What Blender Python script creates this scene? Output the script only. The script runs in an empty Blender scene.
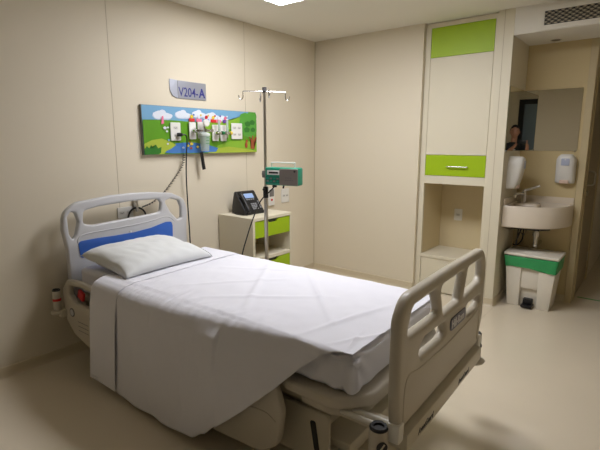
import bpy, bmesh, math, random
from mathutils import Vector, Matrix, noise
random.seed(7)
PI = math.pi
COL = bpy.context.scene.collection
SC = bpy.context.scene

# ------------------------------------------------------------------ materials
def lin(c):
    return tuple(((v/255)/12.92 if v/255 <= .04045 else ((v/255+.055)/1.055)**2.4) for v in c)

def mat(name, rgb, rough=.5, metal=0, spec=.5, bump=0, bscale=60, vary=0, vscale=4, alpha=1, trans=0, emit=0, coat=0, sheen=0):
    m = bpy.data.materials.new(name); m.use_nodes = True
    nt = m.node_tree; p = nt.nodes['Principled BSDF']
    c = lin(rgb)
    p.inputs['Base Color'].default_value = (*c, 1)
    p.inputs['Roughness'].default_value = rough
    p.inputs['Metallic'].default_value = metal
    p.inputs['Specular IOR Level'].default_value = spec
    p.inputs['Alpha'].default_value = alpha
    p.inputs['Transmission Weight'].default_value = trans
    p.inputs['Coat Weight'].default_value = coat
    p.inputs['Sheen Weight'].default_value = sheen
    if emit:
        p.inputs['Emission Color'].default_value = (*c, 1)
        p.inputs['Emission Strength'].default_value = emit
    tc = nt.nodes.new('ShaderNodeTexCoord')
    if vary:
        n = nt.nodes.new('ShaderNodeTexNoise'); n.inputs['Scale'].default_value = vscale; n.inputs['Detail'].default_value = 4
        nt.links.new(tc.outputs['Object'], n.inputs['Vector'])
        mx = nt.nodes.new('ShaderNodeMix'); mx.data_type = 'RGBA'
        mx.inputs[6].default_value = (*[v*(1-vary) for v in c], 1)
        mx.inputs[7].default_value = (*[min(1, v*(1+vary)) for v in c], 1)
        nt.links.new(n.outputs['Fac'], mx.inputs[0]); nt.links.new(mx.outputs[2], p.inputs['Base Color'])
    if bump:
        n = nt.nodes.new('ShaderNodeTexNoise'); n.inputs['Scale'].default_value = bscale; n.inputs['Detail'].default_value = 3
        nt.links.new(tc.outputs['Object'], n.inputs['Vector'])
        b = nt.nodes.new('ShaderNodeBump'); b.inputs['Strength'].default_value = bump; b.inputs['Distance'].default_value = .004
        nt.links.new(n.outputs['Fac'], b.inputs['Height']); nt.links.new(b.outputs[0], p.inputs['Normal'])
    return m

M = {}
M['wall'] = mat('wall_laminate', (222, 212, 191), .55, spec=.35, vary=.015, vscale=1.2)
M['wall_alcove'] = mat('wall_laminate_alcove_shade', (208, 190, 146), .6, spec=.3, vary=.015, vscale=1.2)  # alcove's weaker light put into a darker, yellower wall colour
M['ceil'] = mat('ceiling_paint', (232, 228, 218), .8, spec=.2, bump=.05, bscale=120)
M['floor'] = mat('floor_vinyl', (222, 210, 188), .24, spec=.45, vary=.04, vscale=2.2, bump=.05, bscale=14)
M['base'] = mat('skirting_vinyl', (208, 195, 168), .4, vary=.02)
M['wall_dim'] = mat('wall_laminate_dimmed', (214, 200, 172), .6, spec=.3, vary=.015, vscale=1.2)  # rear and right walls toned down to steer the bounced light
M['seam'] = mat('joint_strip', (188, 176, 150), .6)
M['trim'] = mat('trim_laminate', (208, 196, 168), .5)
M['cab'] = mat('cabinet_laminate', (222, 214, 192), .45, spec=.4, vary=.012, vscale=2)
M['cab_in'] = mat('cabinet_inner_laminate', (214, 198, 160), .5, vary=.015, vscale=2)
M['green'] = mat('green_laminate', (160, 192, 22), .4, spec=.4, vary=.02, vscale=5)
M['white_pl'] = mat('white_plastic', (226, 224, 218), .4)
M['white_cer'] = mat('white_solid_surface', (226, 214, 196), .25)
M['bed_light'] = mat('light_grey_bed_plastic', (196, 196, 198), .38, vary=.02)
M['bed_beige'] = mat('beige_grey_bed_plastic', (196, 188, 172), .36, vary=.02)
M['bed_frame'] = mat('cream_bed_paint', (206, 198, 178), .35)
M['blue'] = mat('blue_insert', (56, 102, 188), .4, vary=.02)
M['sheet'] = mat('white_cotton', (232, 232, 240), .9, spec=.1, bump=.12, bscale=260, sheen=.1)
M['pillow'] = mat('pillow_cotton', (224, 226, 226), .9, spec=.1, bump=.12, bscale=260, sheen=.1)
M['dark'] = mat('black_plastic', (22, 22, 24), .4)
M['dark_m'] = mat('dark_rubber', (30, 29, 28), .7)
M['grey'] = mat('grey_plastic', (112, 110, 108), .5)
M['dgrey'] = mat('dark_grey_plastic', (84, 82, 84), .5)
M['silver'] = mat('brushed_steel', (190, 186, 178), .3, metal=1)
M['chrome'] = mat('chrome', (215, 215, 215), .12, metal=1)
M['mirror'] = mat('mirror_glass', (232, 234, 230), .012, metal=1)
M['glass_edge'] = mat('glass_edge_tint', (124, 122, 88), .2)
M['sign'] = mat('sign_silver', (158, 160, 170), .4, metal=.35)
M['sign_b'] = mat('sign_pale_edge', (188, 192, 206), .35, metal=.3)
M['navy'] = mat('navy_print', (42, 44, 128), .5)
M['sky'] = mat('print_sky', (118, 168, 204), .4, vary=.06, vscale=6)
M['cloud'] = mat('print_cloud', (222, 228, 238), .4)
M['cloud_g'] = mat('print_cloud_grey', (188, 202, 222), .4)
M['g1'] = mat('print_grass', (92, 150, 28), .4, vary=.06, vscale=6)
M['g2'] = mat('print_light_grass', (132, 178, 50), .4, vary=.06, vscale=8)
M['g3'] = mat('print_dark_green', (50, 118, 42), .4, vary=.12, vscale=20)
M['g4'] = mat('print_yellow_green', (166, 184, 62), .4, vary=.06, vscale=8)
M['tree'] = mat('print_tree', (84, 158, 58), .4, vary=.12, vscale=14)
M['pond'] = mat('print_pond', (72, 122, 188), .4, vary=.08, vscale=12)
M['brown'] = mat('print_brown', (158, 78, 44), .4)
M['p_pink'] = mat('print_pink', (230, 120, 150), .5)
M['p_red'] = mat('print_red', (206, 40, 44), .5)
M['p_yel'] = mat('print_yellow', (226, 200, 60), .5)
M['p_blue'] = mat('print_blue', (72, 118, 196), .5)
M['p_pur'] = mat('print_purple', (104, 56, 150), .5)
M['p_green'] = mat('valve_green', (24, 120, 66), .45)
M['clearpl'] = mat('clear_plastic', (206, 220, 216), .15, alpha=.5, spec=.6)
M['pump_g'] = mat('teal_green_plastic', (0, 134, 106), .35)
M['pump_d'] = mat('teal_green_recess', (0, 104, 84), .4)
M['pump_door'] = mat('pump_grey_door', (120, 112, 106), .35)
M['lcd'] = mat('lcd', (140, 165, 205), .3, emit=.35)
M['bin'] = mat('bin_white_plastic', (232, 226, 212), .4)
M['liner'] = mat('green_bin_liner', (48, 158, 92), .35, bump=.9, bscale=40, vary=.15, vscale=20)
M['lamp'] = mat('lamp_diffuser', (250, 250, 255), .6, emit=1)
M['lampframe'] = mat('lamp_frame', (236, 236, 232), .5)
M['blind'] = mat('blue_grey_glass_blind', (112, 126, 134), .5)
M['black_alu'] = mat('black_aluminium', (16, 16, 18), .4)
M['skin'] = mat('skin', (192, 140, 114), .55)
M['hair'] = mat('black_hair', (18, 15, 14), .8, bump=.6, bscale=90)
M['shirt'] = mat('dark_grey_cotton', (52, 54, 56), .95, bump=.2, bscale=120)
M['jeans'] = mat('dark_trousers', (34, 38, 50), .9, bump=.2, bscale=150)
M['insert'] = mat('socket_insert', (206, 204, 198), .4)
M['red'] = mat('red_plastic', (200, 22, 20), .4)
M['door'] = mat('door_laminate', (158, 144, 116), .5, vary=.03, vscale=3)
M['jamb'] = mat('door_jamb_laminate', (198, 182, 144), .5)
M['logo'] = mat('logo_slate', (112, 114, 132), .4)
M['logo_t'] = mat('logo_letters', (226, 226, 232), .4)

# ------------------------------------------------------------------ mesh helpers
class B:
    def __init__(s): s.bm = bmesh.new(); s.mats = []
    def mi(s, m):
        if m is None: return 0
        if m not in s.mats: s.mats.append(m)
        return s.mats.index(m)
    def box(s, lo, hi, m=None, bev=0, seg=2, rot=None, mtx=None):
        t = bmesh.new(); bmesh.ops.create_cube(t, size=1)
        lo = Vector(lo); hi = Vector(hi); c = (lo+hi)/2; d = hi-lo
        for v in t.verts: v.co = Vector((v.co.x*d.x, v.co.y*d.y, v.co.z*d.z))
        if bev: bmesh.ops.bevel(t, geom=t.edges[:], offset=bev, segments=seg, profile=.5, affect='EDGES', clamp_overlap=True)
        if rot: bmesh.ops.rotate(t, verts=t.verts, matrix=rot)
        bmesh.ops.translate(t, verts=t.verts, vec=c)
        if mtx: bmesh.ops.transform(t, matrix=mtx, verts=t.verts)
        s.add(t, m); return s
    def add(s, t, m=None, smooth=None):
        i = s.mi(m)
        vm = {v: s.bm.verts.new(v.co) for v in t.verts}
        for f in t.faces:
            try:
                nf = s.bm.faces.new([vm[v] for v in f.verts]); nf.material_index = i
            except ValueError: pass
        t.free()
    def cyl(s, p0, p1, r0, r1=None, m=None, seg=20, caps=True):
        r1 = r0 if r1 is None else r1
        return s.tube([p0, p1], [r0, r1], m, seg, caps)
    def tube(s, pts, r, m=None, seg=10, caps=True):
        pts = [Vector(p) for p in pts]; n = len(pts)
        rs = r if isinstance(r, (list, tuple)) else [r]*n
        i = s.mi(m); rings = []
        t0 = (pts[1]-pts[0]).normalized()
        up = Vector((0, 0, 1)) if abs(t0.z) < .9 else Vector((1, 0, 0))
        nx = t0.cross(up).normalized()
        for k in range(n):
            a = pts[max(k-1, 0)]; b = pts[min(k+1, n-1)]
            t = (b-a).normalized()
            nx = (nx - t*nx.dot(t))
            nx = nx.normalized() if nx.length > 1e-6 else t.orthogonal().normalized()
            ny = t.cross(nx)
            rings.append([s.bm.verts.new(pts[k]+(nx*math.cos(2*PI*j/seg)+ny*math.sin(2*PI*j/seg))*rs[k]) for j in range(seg)])
        for k in range(n-1):
            for j in range(seg):
                f = s.bm.faces.new([rings[k][j], rings[k][(j+1) % seg], rings[k+1][(j+1) % seg], rings[k+1][j]]); f.material_index = i
        if caps:
            f = s.bm.faces.new(rings[0][::-1]); f.material_index = i
            f = s.bm.faces.new(rings[-1]); f.material_index = i
        return s
    def lathe(s, prof, c=(0, 0, 0), m=None, seg=28, mtx=None):
        t = bmesh.new(); rings = []
        for r, z in prof:
            rings.append([t.verts.new((max(r, 1e-4)*math.cos(2*PI*j/seg), max(r, 1e-4)*math.sin(2*PI*j/seg), z)) for j in range(seg)])
        for k in range(len(prof)-1):
            for j in range(seg):
                t.faces.new([rings[k][j], rings[k][(j+1) % seg], rings[k+1][(j+1) % seg], rings[k+1][j]])
        t.faces.new(rings[0][::-1]); t.faces.new(rings[-1])
        if mtx: bmesh.ops.transform(t, matrix=mtx, verts=t.verts)
        bmesh.ops.translate(t, verts=t.verts, vec=Vector(c)); s.add(t, m); return s
    def poly(s, pts, m=None):
        f = s.bm.faces.new([s.bm.verts.new(p) for p in pts]); f.material_index = s.mi(m); return s
    def prism(s, pts, vec, m=None, bev=0):
        t = bmesh.new(); a = [t.verts.new(p) for p in pts]; b = [t.verts.new(Vector(p)+Vector(vec)) for p in pts]
        n = len(a); t.faces.new(a[::-1]); t.faces.new(b)
        for k in range(n): t.faces.new([a[k], a[(k+1) % n], b[(k+1) % n], b[k]])
        if bev: bmesh.ops.bevel(t, geom=t.edges[:], offset=bev, segments=2, profile=.5, affect='EDGES', clamp_overlap=True)
        s.add(t, m); return s
    def build(s, name, m=None, parent=None, smooth=True, angle=38, label=None):
        bm = s.bm
        bmesh.ops.recalc_face_normals(bm, faces=bm.faces)
        me = bpy.data.meshes.new(name)
        for f in bm.faces: f.smooth = smooth
        if smooth:
            for e in bm.edges:
                if len(e.link_faces) == 2 and e.calc_face_angle(0) > math.radians(angle): e.smooth = False
        bm.to_mesh(me); bm.free()
        if s.mats:
            for x in s.mats: me.materials.append(x)
        else: me.materials.append(m)
        o = bpy.data.objects.new(name, me); COL.objects.link(o)
        if parent: o.parent = parent
        if label: o['label'] = label
        return o

def fillet(pts, rad, n=6):
    out = []; N = len(pts)
    for i in range(N):
        p = Vector(pts[i]).to_2d(); a = Vector(pts[i-1]).to_2d(); b = Vector(pts[(i+1) % N]).to_2d()
        r = rad[i] if isinstance(rad, (list, tuple)) else rad
        if r <= 0: out.append(tuple(p)); continue
        da = (a-p); db = (b-p); la = da.length; lb = db.length; da.normalize(); db.normalize()
        ang = math.acos(max(-1, min(1, da.dot(db))))
        if ang > PI-.02: out.append(tuple(p)); continue
        d = min(r/math.tan(ang/2), la*.48, lb*.48)
        p0 = p+da*d; p1 = p+db*d
        for k in range(n+1):
            t = k/n
            out.append(tuple(p0*(1-t)**2 + p*2*t*(1-t) + p1*t*t))
    return out

def plate(outer, holes, th, bev, plane='xz', w=0.0):
    """2D outline with holes -> bevelled slab (bmesh). plane: which axes (u,v) map to; w: centre along the third axis."""
    cu = bpy.data.curves.new('outline', 'CURVE'); cu.dimensions = '2D'; cu.fill_mode = 'BOTH'
    cu.extrude = max(th/2-bev, 0); cu.bevel_depth = bev; cu.bevel_resolution = 3; cu.offset = -bev
    for ring in [outer]+holes:
        sp = cu.splines.new('POLY'); sp.points.add(len(ring)-1); sp.use_cyclic_u = True
        for k, (u, v) in enumerate(ring): sp.points[k].co = (u, v, 0, 1)
    ob = bpy.data.objects.new('outline', cu); COL.objects.link(ob)
    dg = bpy.context.evaluated_depsgraph_get(); dg.update()
    me = bpy.data.meshes.new_from_object(ob.evaluated_get(dg))
    bm = bmesh.new(); bm.from_mesh(me)
    bpy.data.objects.remove(ob); bpy.data.curves.remove(cu); bpy.data.meshes.remove(me)
    bmesh.ops.remove_doubles(bm, verts=bm.verts, dist=1e-5)
    for v in bm.verts:
        u, q, d = v.co
        v.co = (u, w-d, q) if plane == 'xz' else ((w+d, u, q) if plane == 'yz' else (u, q, w+d))
    return bm

def tag(o, label=None, cat=None, group=None, kind=None):
    if label: o['label'] = label
    if cat: o['category'] = cat
    if group: o['group'] = group
    if kind: o['kind'] = kind
    return o
def empty(name, loc, label, cat, group=None, rz=0):
    o = bpy.data.objects.new(name, None); COL.objects.link(o); o.location = loc; o.rotation_euler = (0, 0, rz)
    o.empty_display_size = .1
    return tag(o, label, cat, group)
def struct(name, b, m=None, label=None, parent=None, smooth=False):
    o = b.build(name, m, parent, smooth=smooth)
    if not parent: o['kind'] = 'structure'
    if label: o['label'] = label
    return o
def copy_tree(o, parent=None):
    c = o.copy(); COL.objects.link(c)
    if parent: c.parent = parent
    for ch in list(o.children): copy_tree(ch, c)
    return c
def text_bm(s, size, ext=.0006, bold=0, shear=0, res=3):
    cu = bpy.data.curves.new('txt', 'FONT'); cu.body = s; cu.size = size; cu.extrude = ext; cu.align_x = 'LEFT'
    cu.offset = bold; cu.shear = shear; cu.resolution_u = res
    ob = bpy.data.objects.new('txt', cu); COL.objects.link(ob)
    dg = bpy.context.evaluated_depsgraph_get(); dg.update()
    me = bpy.data.meshes.new_from_object(ob.evaluated_get(dg))
    bm = bmesh.new(); bm.from_mesh(me)
    bpy.data.objects.remove(ob); bpy.data.curves.remove(cu); bpy.data.meshes.remove(me)
    return bm
def basis(u, v, n, o):
    u, v, n, o = Vector(u), Vector(v), Vector(n), Vector(o)
    return Matrix(((u.x, v.x, n.x, o.x), (u.y, v.y, n.y, o.y), (u.z, v.z, n.z, o.z), (0, 0, 0, 1)))
def spline(pts, n=8):
    pts = [Vector(p) for p in pts]; out = []
    for i in range(len(pts)-1):
        p0 = pts[max(i-1, 0)]; p1 = pts[i]; p2 = pts[i+1]; p3 = pts[min(i+2, len(pts)-1)]
        for k in range(n):
            t = k/n
            out.append(.5*((2*p1)+(p2-p0)*t+(2*p0-5*p1+4*p2-p3)*t*t+(3*p1-p0-3*p2+p3)*t**3))
    out.append(pts[-1]); return out

H = 2.6
ALX, ALY, PIER, SOF = .55, -2.08, -2.63, 2.385
XB, YR, XE = -5.2, -4.3, 3.2
# ------------------------------------------------------------------ room shell
struct('floor', B().box((XB-.1, YR-.1, -.1), (XE+.1, .1, 0)), M['floor'], 'glossy beige vinyl floor')
struct('ceiling', B().box((XB-.1, YR-.1, H), (XE+.1, .1, H+.1)), M['ceil'], 'pale painted ceiling')
struct('wall_head', B().box((XB-.1, 0, 0), (.6, .1, H)), M['wall'], 'beige laminate wall behind the bed head')
struct('wall_back', B().box((0, -1.285, 0), (.06, 0, H)), M['wall'], 'beige laminate wall right of the room corner')
struct('wall_column', B().box((0, ALY, 0), (ALX, -1.952, H), bev=.002), M['cab'], 'pale column between cupboard and washbasin alcove')
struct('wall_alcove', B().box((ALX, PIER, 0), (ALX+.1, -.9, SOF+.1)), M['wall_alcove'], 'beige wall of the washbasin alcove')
b = B().box((0, YR, SOF), (XE, ALY-.001, H-.001))
struct('ceiling_soffit', b, M['ceil'], 'lowered ceiling box above alcove and passage')
b = B(); b.box((ALX+.1, PIER, 0), (.72, PIER+.1, SOF-.001)); b.box((.72, PIER, 2.12), (1.56, PIER+.1, SOF-.001)); b.box((1.56, PIER, 0), (XE, PIER+.1, SOF-.001))
struct('wall_passage', b, M['wall'])
struct('wall_end', B().box((XE, YR, 0), (XE+.1, PIER+.1, H)), M['wall'])
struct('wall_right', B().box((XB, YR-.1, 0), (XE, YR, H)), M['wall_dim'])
# rear wall with tall dark-framed window
WY0, WY1, WZ0, WZ1 = -3.52, -2.0, .05, 2.38
b = B(); b.box((XB-.1, YR, 0), (XB, WY0, H)); b.box((XB-.1, WY1, 0), (XB, 0, H)); b.box((XB-.1, WY0, WZ1), (XB, WY1, H)); b.box((XB-.1, WY0, 0), (XB, WY1, WZ0))
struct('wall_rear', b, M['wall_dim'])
b = B()
for y0, y1 in ((WY0, WY0+.10), ((WY0+WY1)/2-.04, (WY0+WY1)/2+.04), (WY1-.10, WY1)): b.box((XB-.08, y0, WZ0), (XB+.02, y1, WZ1), bev=.003)
b.box((XB-.08, WY0+.1, WZ1-.1), (XB+.02, WY1-.1, WZ1)); b.box((XB-.08, WY0+.1, WZ0), (XB+.02, WY1-.1, WZ0+.1))
w = struct('window_1', b, M['black_alu'], 'tall black framed window behind the photographer')
B().box((XB-.05, WY0+.1, WZ0+.1), (XB-.03, WY1-.1, WZ1-.1)).build('window_pane', M['blind'], w)
# passage door
b = B(); b.box((.68, PIER-.012, 0), (.74, PIER+.10, 2.16)); b.box((1.54, PIER-.012, 0), (1.60, PIER+.10, 2.16)); b.box((.74, PIER-.012, 2.10), (1.54, PIER+.10, 2.16))
struct('trim_1', b, M['jamb'], 'door frame in the passage')
d = struct('door_1', B().box((.745, PIER+.0, .006), (1.535, PIER+.04, 2.095), bev=.002), M['door'], 'dim passage door')
B().tube(spline([(.84, PIER-.0, 1.10), (.84, PIER-.05, 1.11), (.845, PIER-.055, 1.16), (.86, PIER-.05, 1.22), (.86, PIER, 1.23)], 5), .009).build('door_handle', M['silver'], d)
B().cyl((.86, PIER, 1.02), (.86, PIER-.012, 1.02), .022).build('door_lock', M['silver'], d)
B().box((1.50, PIER-.006, .22), (1.545, PIER+.002, .32)).build('door_hinge', M['silver'], d)
struct('trim_2', B().box((ALX-.012, PIER-.008, 0), (ALX+.1, PIER+.05, SOF-.002), bev=.004), M['jamb'], 'corner post where the alcove wall meets the passage')
struct('trim_3', B().box((.785, YR+.03, 0), (.815, PIER-.03, .0015)), mat('green_floor_strip', (84, 148, 74), .5), 'green strip across the passage floor')  # thin green strip lying flat across the passage floor

# skirting: coved strips
def skirt(name, p0, p1, nrm):
    p0, p1, nrm = Vector(p0), Vector(p1), Vector(nrm)
    prof = [(0, 0), (.018, 0), (.014, .004), (.008, .012), (.006, .03), (.006, .068), (.0, .072)]
    b = B(); t = bmesh.new()
    A = [t.verts.new(p0+nrm*a+Vector((0, 0, z))) for a, z in prof]; C = [t.verts.new(p1+nrm*a+Vector((0, 0, z))) for a, z in prof]
    for k in range(len(prof)-1): t.faces.new([A[k], A[k+1], C[k+1], C[k]])
    t.faces.new(A[::-1]); t.faces.new(C); b.add(t)
    return struct(name, b, M['base'], 'low coved skirting', smooth=True)
skirt('baseboard_head', (XB, 0, 0), (0, 0, 0), (0, -1, 0))
skirt('baseboard_back', (0, 0, 0), (0, -1.285, 0), (-1, 0, 0))
skirt('baseboard_column', (0, -1.952, 0), (0, ALY, 0), (-1, 0, 0))
skirt('baseboard_column_side', (0, ALY, 0), (ALX, ALY, 0), (0, -1, 0))
skirt('baseboard_alcove', (ALX, ALY, 0), (ALX, PIER, 0), (-1, 0, 0))
skirt('baseboard_right', (XB, YR, 0), (XE, YR, 0), (0, 1, 0))
skirt('baseboard_rear', (XB, YR, 0), (XB, WY0, 0), (1, 0, 0))
# board joints on the walls
n = 4
for x in (-1.10, -2.45, -3.67):
    struct('trim_%d' % n, B().box((x-.0018, -.0012, .072), (x+.0018, 0.0005, H-.001)), M['seam'], 'narrow joint between wall boards'); n += 1
struct('trim_%d' % n, B().box((-.0012, -2.004, .072), (0.0005, -2.0, H-.001)), M['seam'], 'joint line on the column'); n += 1
struct('trim_%d' % n, B().box((-.004, -.006, .072), (.0005, .0005, H-.001)), M['seam'], 'joint in the room corner'); n += 1
b = B()
b.box((-4.30, YR, .0), (-4.297, 0, .0004))
b.box((XB, -2.10, 0), (0, -2.097, .0004))
struct('trim_%d' % n, b, mat('floor_weld', (180, 164, 136), .4), 'welded floor joints'); n += 1

# ------------------------------------------------------------------ ceiling light, vent, downlight
LX0, LX1, LY0, LY1 = -1.89, -1.27, -2.20, -.60
L = empty('ceiling_light', ((LX0+LX1)/2, (LY0+LY1)/2, H), 'white glowing ceiling light panel above the bed', 'ceiling light')
cx, cy = (LX0+LX1)/2, (LY0+LY1)/2
hw_, hl_ = (LX1-LX0)/2, (LY1-LY0)/2
sq = lambda r: [(-hw_-r, -hl_-r), (hw_+r, -hl_-r), (hw_+r, hl_+r), (-hw_-r, hl_+r)]
b = B(); b.add(plate(sq(0), [sq(-.022)], .010, .002, 'xy', -.005)); b.build('light_frame', M['lampframe'], L)
b = B().box((-hw_+.022, -hl_+.022, -.007), (hw_-.022, hl_-.022, -.001)); b.build('light_diffuser', M['lamp'], L)
em = M['lamp'].node_tree.nodes['Principled BSDF']; em.inputs['Emission Strength'].default_value = 17.5

V = empty('air_vent', (0, -2.66, 2.48), 'rectangular air conditioning grille with black mesh high above the washbasin', 'air vent')
b = B(); fr = [(-.56, -.09), (.40, -.09), (.40, .09), (-.56, .09)]; ho = [(-.515, -.052), (.355, -.052), (.355, .055), (-.515, .055)]
b.add(plate(fr, [ho], .012, .003, 'yz', -.006)); b.build('vent_frame', M['ceil'], V)
B().box((-.002, -.515, -.052), (-.0005, .355, .055)).build('vent_backing', M['dark'], V)
b = B()
nr = 7; hgt = .107
for r in range(nr):
    z0 = -.052+hgt*(r+.5)/nr
    k = 0; y = -.515
    while y < .355-.045:
        off = .024 if r % 2 else 0
        yy = y+off
        b.prism([(-.004, yy+.006, z0+.0008), (-.004, yy+.022, z0+.0045), (-.004, yy+.038, z0+.0008), (-.004, yy+.022, z0-.003)], (-.003, 0, 0))
        y += .048
    b.box((-.006, -.515, z0-.0082), (-.003, .355, z0-.0072))
b.build('vent_mesh', M['trim'], V, smooth=False)
D = empty('downlight', (.424, -2.321, SOF), 'small unlit recessed downlight over the washbasin', 'downlight')
B().lathe([(.034, -.002), (.040, -.004), (.044, -.002), (.044, -.0005), (.034, -.0005)]).build('downlight_ring', M['silver'], D)
B().lathe([(.0, -.0025), (.034, -.0025), (.034, -.0005), (.0, -.0005)]).build('downlight_bulb', M['dark'], D)

# ------------------------------------------------------------------ cupboard (recessed in the wall)
CY0, CY1 = -1.948, -1.288
CF = .045   # front face x
cab = empty('wardrobe', (CF, (CY0+CY1)/2, 0), 'tall built-in cream cupboard with green panels and an open niche beside the column', 'cupboard')
cyc = (CY0+CY1)/2; W = (CY1-CY0)/2
def cb(y0, y1, z0, z1, x0, x1, name, m, bev=.0015, parent=cab, label=None):
    return B().box((x0-CF, y0-cyc, z0), (x1-CF, y1-cyc, z1), bev=bev).build(name, m, parent, smooth=False, label=label)
sl, sr = CY1-.05, CY0+.03   # stiles inner edges (left in the photo = CY1)
b = B()
b.box((0, sl-cyc, 0), (.03, W, 2.595)); b.box((0, -W, 0), (.03, sr-cyc, 2.595)); b.box((0, sr-cyc, 2.555), (.03, sl-cyc, 2.595))
b.build('face_frame', M['cab'], cab, smooth=False)
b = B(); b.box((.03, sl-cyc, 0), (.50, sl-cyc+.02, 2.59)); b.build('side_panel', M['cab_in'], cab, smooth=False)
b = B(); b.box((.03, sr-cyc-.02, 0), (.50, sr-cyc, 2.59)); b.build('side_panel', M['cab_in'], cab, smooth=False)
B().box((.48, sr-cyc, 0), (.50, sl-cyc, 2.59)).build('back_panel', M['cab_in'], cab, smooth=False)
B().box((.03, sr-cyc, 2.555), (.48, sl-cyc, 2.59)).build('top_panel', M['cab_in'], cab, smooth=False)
# tall door: green head, cream body, green foot with handle
g = .003
dr = cb(sr+g, sl-g, 1.385, 2.285, -.0+CF-.0, CF+.018, 'door', M['cab'], label='cream cupboard door')
hb = B().box((0, sr+g-cyc, 2.288), (.018, sl-g-cyc, 2.553), bev=.0015).build('upper_door', M['green'], cab, smooth=False, label='bright green door at the top of the cupboard')
dd = B().box((0, sr+g-cyc, 1.185), (.018, sl-g-cyc, 1.382), bev=.0015).build('drawer', M['green'], cab, smooth=False, label='bright green drawer front')
hy = (-1.57-1.75)/2-cyc
B().tube(spline([(0, hy-.095, 1.275), (-.022, hy-.093, 1.275), (-.026, hy-.08, 1.275), (-.026, hy+.08, 1.275), (-.022, hy+.093, 1.275), (0, hy+.095, 1.275)], 4), .006).build('handle', M['chrome'], dd)
B().box((0, sr-cyc, 1.105), (.48, sl-cyc, 1.182), bev=.001).build('niche_rail', M['cab'], cab, smooth=False)
b = B(); b.box((-.002, sr-cyc, .355), (.478, sl-cyc, .385), bev=.002); b.build('bench_top', M['cab'], cab, smooth=False)
b = B(); b.box((.006, sr+g-cyc, .012), (.022, sl-g-cyc, .352), bev=.0015); b.build('bench_front', M['cab'], cab, smooth=False)

def socket(name, loc, w, h, label, rz, inner='socket', group=None, rows=((0, 0),)):
    """wall plate, face towards local -Y"""
    o = empty(name, loc, label, 'power socket' if inner == 'socket' else 'wall plate', group, rz)
    t = fillet([(-w/2, -h/2), (w/2, -h/2), (w/2, h/2), (-w/2, h/2)], .008, 4)
    b = B(); b.add(plate(t, [], .008, .0025, 'xz', -.0045)); b.build('cover_plate', M['white_pl'], o)
    for u, v in rows:
        b = B(); b.add(plate(fillet([(u-.021, v-.012), (u+.021, v-.012), (u+.021, v+.012), (u-.021, v+.012)], .008, 4), [], .0008, .0002, 'xz', -.0088))
        ins = b.build('socket_insert', M['insert'], o)
        for s in (-1, 0, 1): B().cyl((u+s*.009, -.0086, v-(.004 if s == 0 else 0)), (u+s*.009, -.0096, v-(.004 if s == 0 else 0)), .0032, seg=8).build('pin_hole', M['dgrey'], ins)
    return o
socket('power_socket', (.525-.0, -1.53, .745), .085, .125, 'small white wall socket inside the cupboard niche', -PI/2)
o_ = [o for o in bpy.data.objects if o.name == 'power_socket'][-1]; o_.location = (CF+.48-.0005, -1.53, .745)
socket('power_socket', (-.53, 0, .935), .125, .15, 'white double wall socket above the bedside cabinet, right of the call button', 0, rows=((-.026, 0), (.026, 0)))
socket('power_socket', (-2.41, 0, .975), .13, .085, 'white wall socket seen through the headboard slot', 0, rows=((.03, 0), (-.03, 0)))

# ------------------------------------------------------------------ washbasin alcove
# mirrors
mz0, mz1 = 1.425, 1.98
m1 = B().box((.012, ALY-.006, mz0), (ALX-.007, ALY-.0005, mz1)); m1 = m1.build('wall_mirror', M['mirror'], None, smooth=False)
tag(m1, 'narrow frameless mirror on the left side wall of the alcove, showing the man', 'mirror')
m2 = B().box((ALX-.006, -2.555, mz0), (ALX-.0005, ALY-.0005, mz1)).build('wall_mirror', M['mirror'], None, smooth=False)
tag(m2, 'wide frameless mirror above the washbasin on the alcove back wall', 'mirror')
B().box((.010, ALY-.007, mz0), (.012, ALY-.0004, mz1)).build('glass_edge', M['glass_edge'], m1, smooth=False)
B().cyl((.03, ALY-.006, mz0), (.03, ALY-.012, mz0), .009, seg=14).build('mirror_clip', M['chrome'], m1)
B().cyl((ALX-.006, -2.54, mz0), (ALX-.010, -2.54, mz0), .009, seg=14).build('mirror_clip', M['chrome'], m2)

# basin: quarter-round filling the alcove corner
bs = empty('washbasin', (ALX, ALY, .74), 'white curved corner washbasin with deep apron in the alcove', 'washbasin')
def basin_curve(ax, ay, n=28, e=2.5):
    out = []
    for k in range(n+1):
        t = PI/2*k/n
        out.append((-ax*math.cos(t)**(2/e), -ay*math.sin(t)**(2/e)))
    return out
AX, AY, zt = .475, .50, .20
t = bmesh.new()
oc = basin_curve(AX, AY); ic = basin_curve(AX-.022, AY-.022)
g0 = -.003
def ring(cur, z, k=1): return [t.verts.new((min(x*k, g0), min(y*k, g0), z)) for x, y in cur]
r0 = ring(basin_curve(AX-.03, AY-.03), 0); r1 = ring(oc, .012); r2 = ring(oc, zt-.006); r3 = ring(basin_curve(AX-.004, AY-.004), zt)
r4 = ring(ic, zt-.002)
def strip(a, c):
    for k in range(len(a)-1): t.faces.new([a[k], a[k+1], c[k+1], c[k]])
strip(r0, r1); strip(r1, r2); strip(r2, r3); strip(r3, r4)
# bowl shrinks towards a drain
dc = Vector((-.23, -.25))
prev = r4; shapes = [(.97, -.01), (.93, -.07), (.8, -.12), (.45, -.15), (.08, -.155)]
for s, dz in shapes:
    cur = [t.verts.new((dc.x+(min(x, -.03)-dc.x)*s, dc.y+(min(y, -.03)-dc.y)*s, zt+dz)) for x, y in ic]
    strip(prev, cur); prev = cur
# close back sides of the bowl and outside
cn_t = t.verts.new((g0, g0, zt)); cn_b = t.verts.new((g0, g0, 0))
t.faces.new([r0[-1], cn_b, r0[0]]+r0[1:-1][::1]) if False else t.faces.new(list(r0)+[cn_b])
b = B(); b.add(t)
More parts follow.
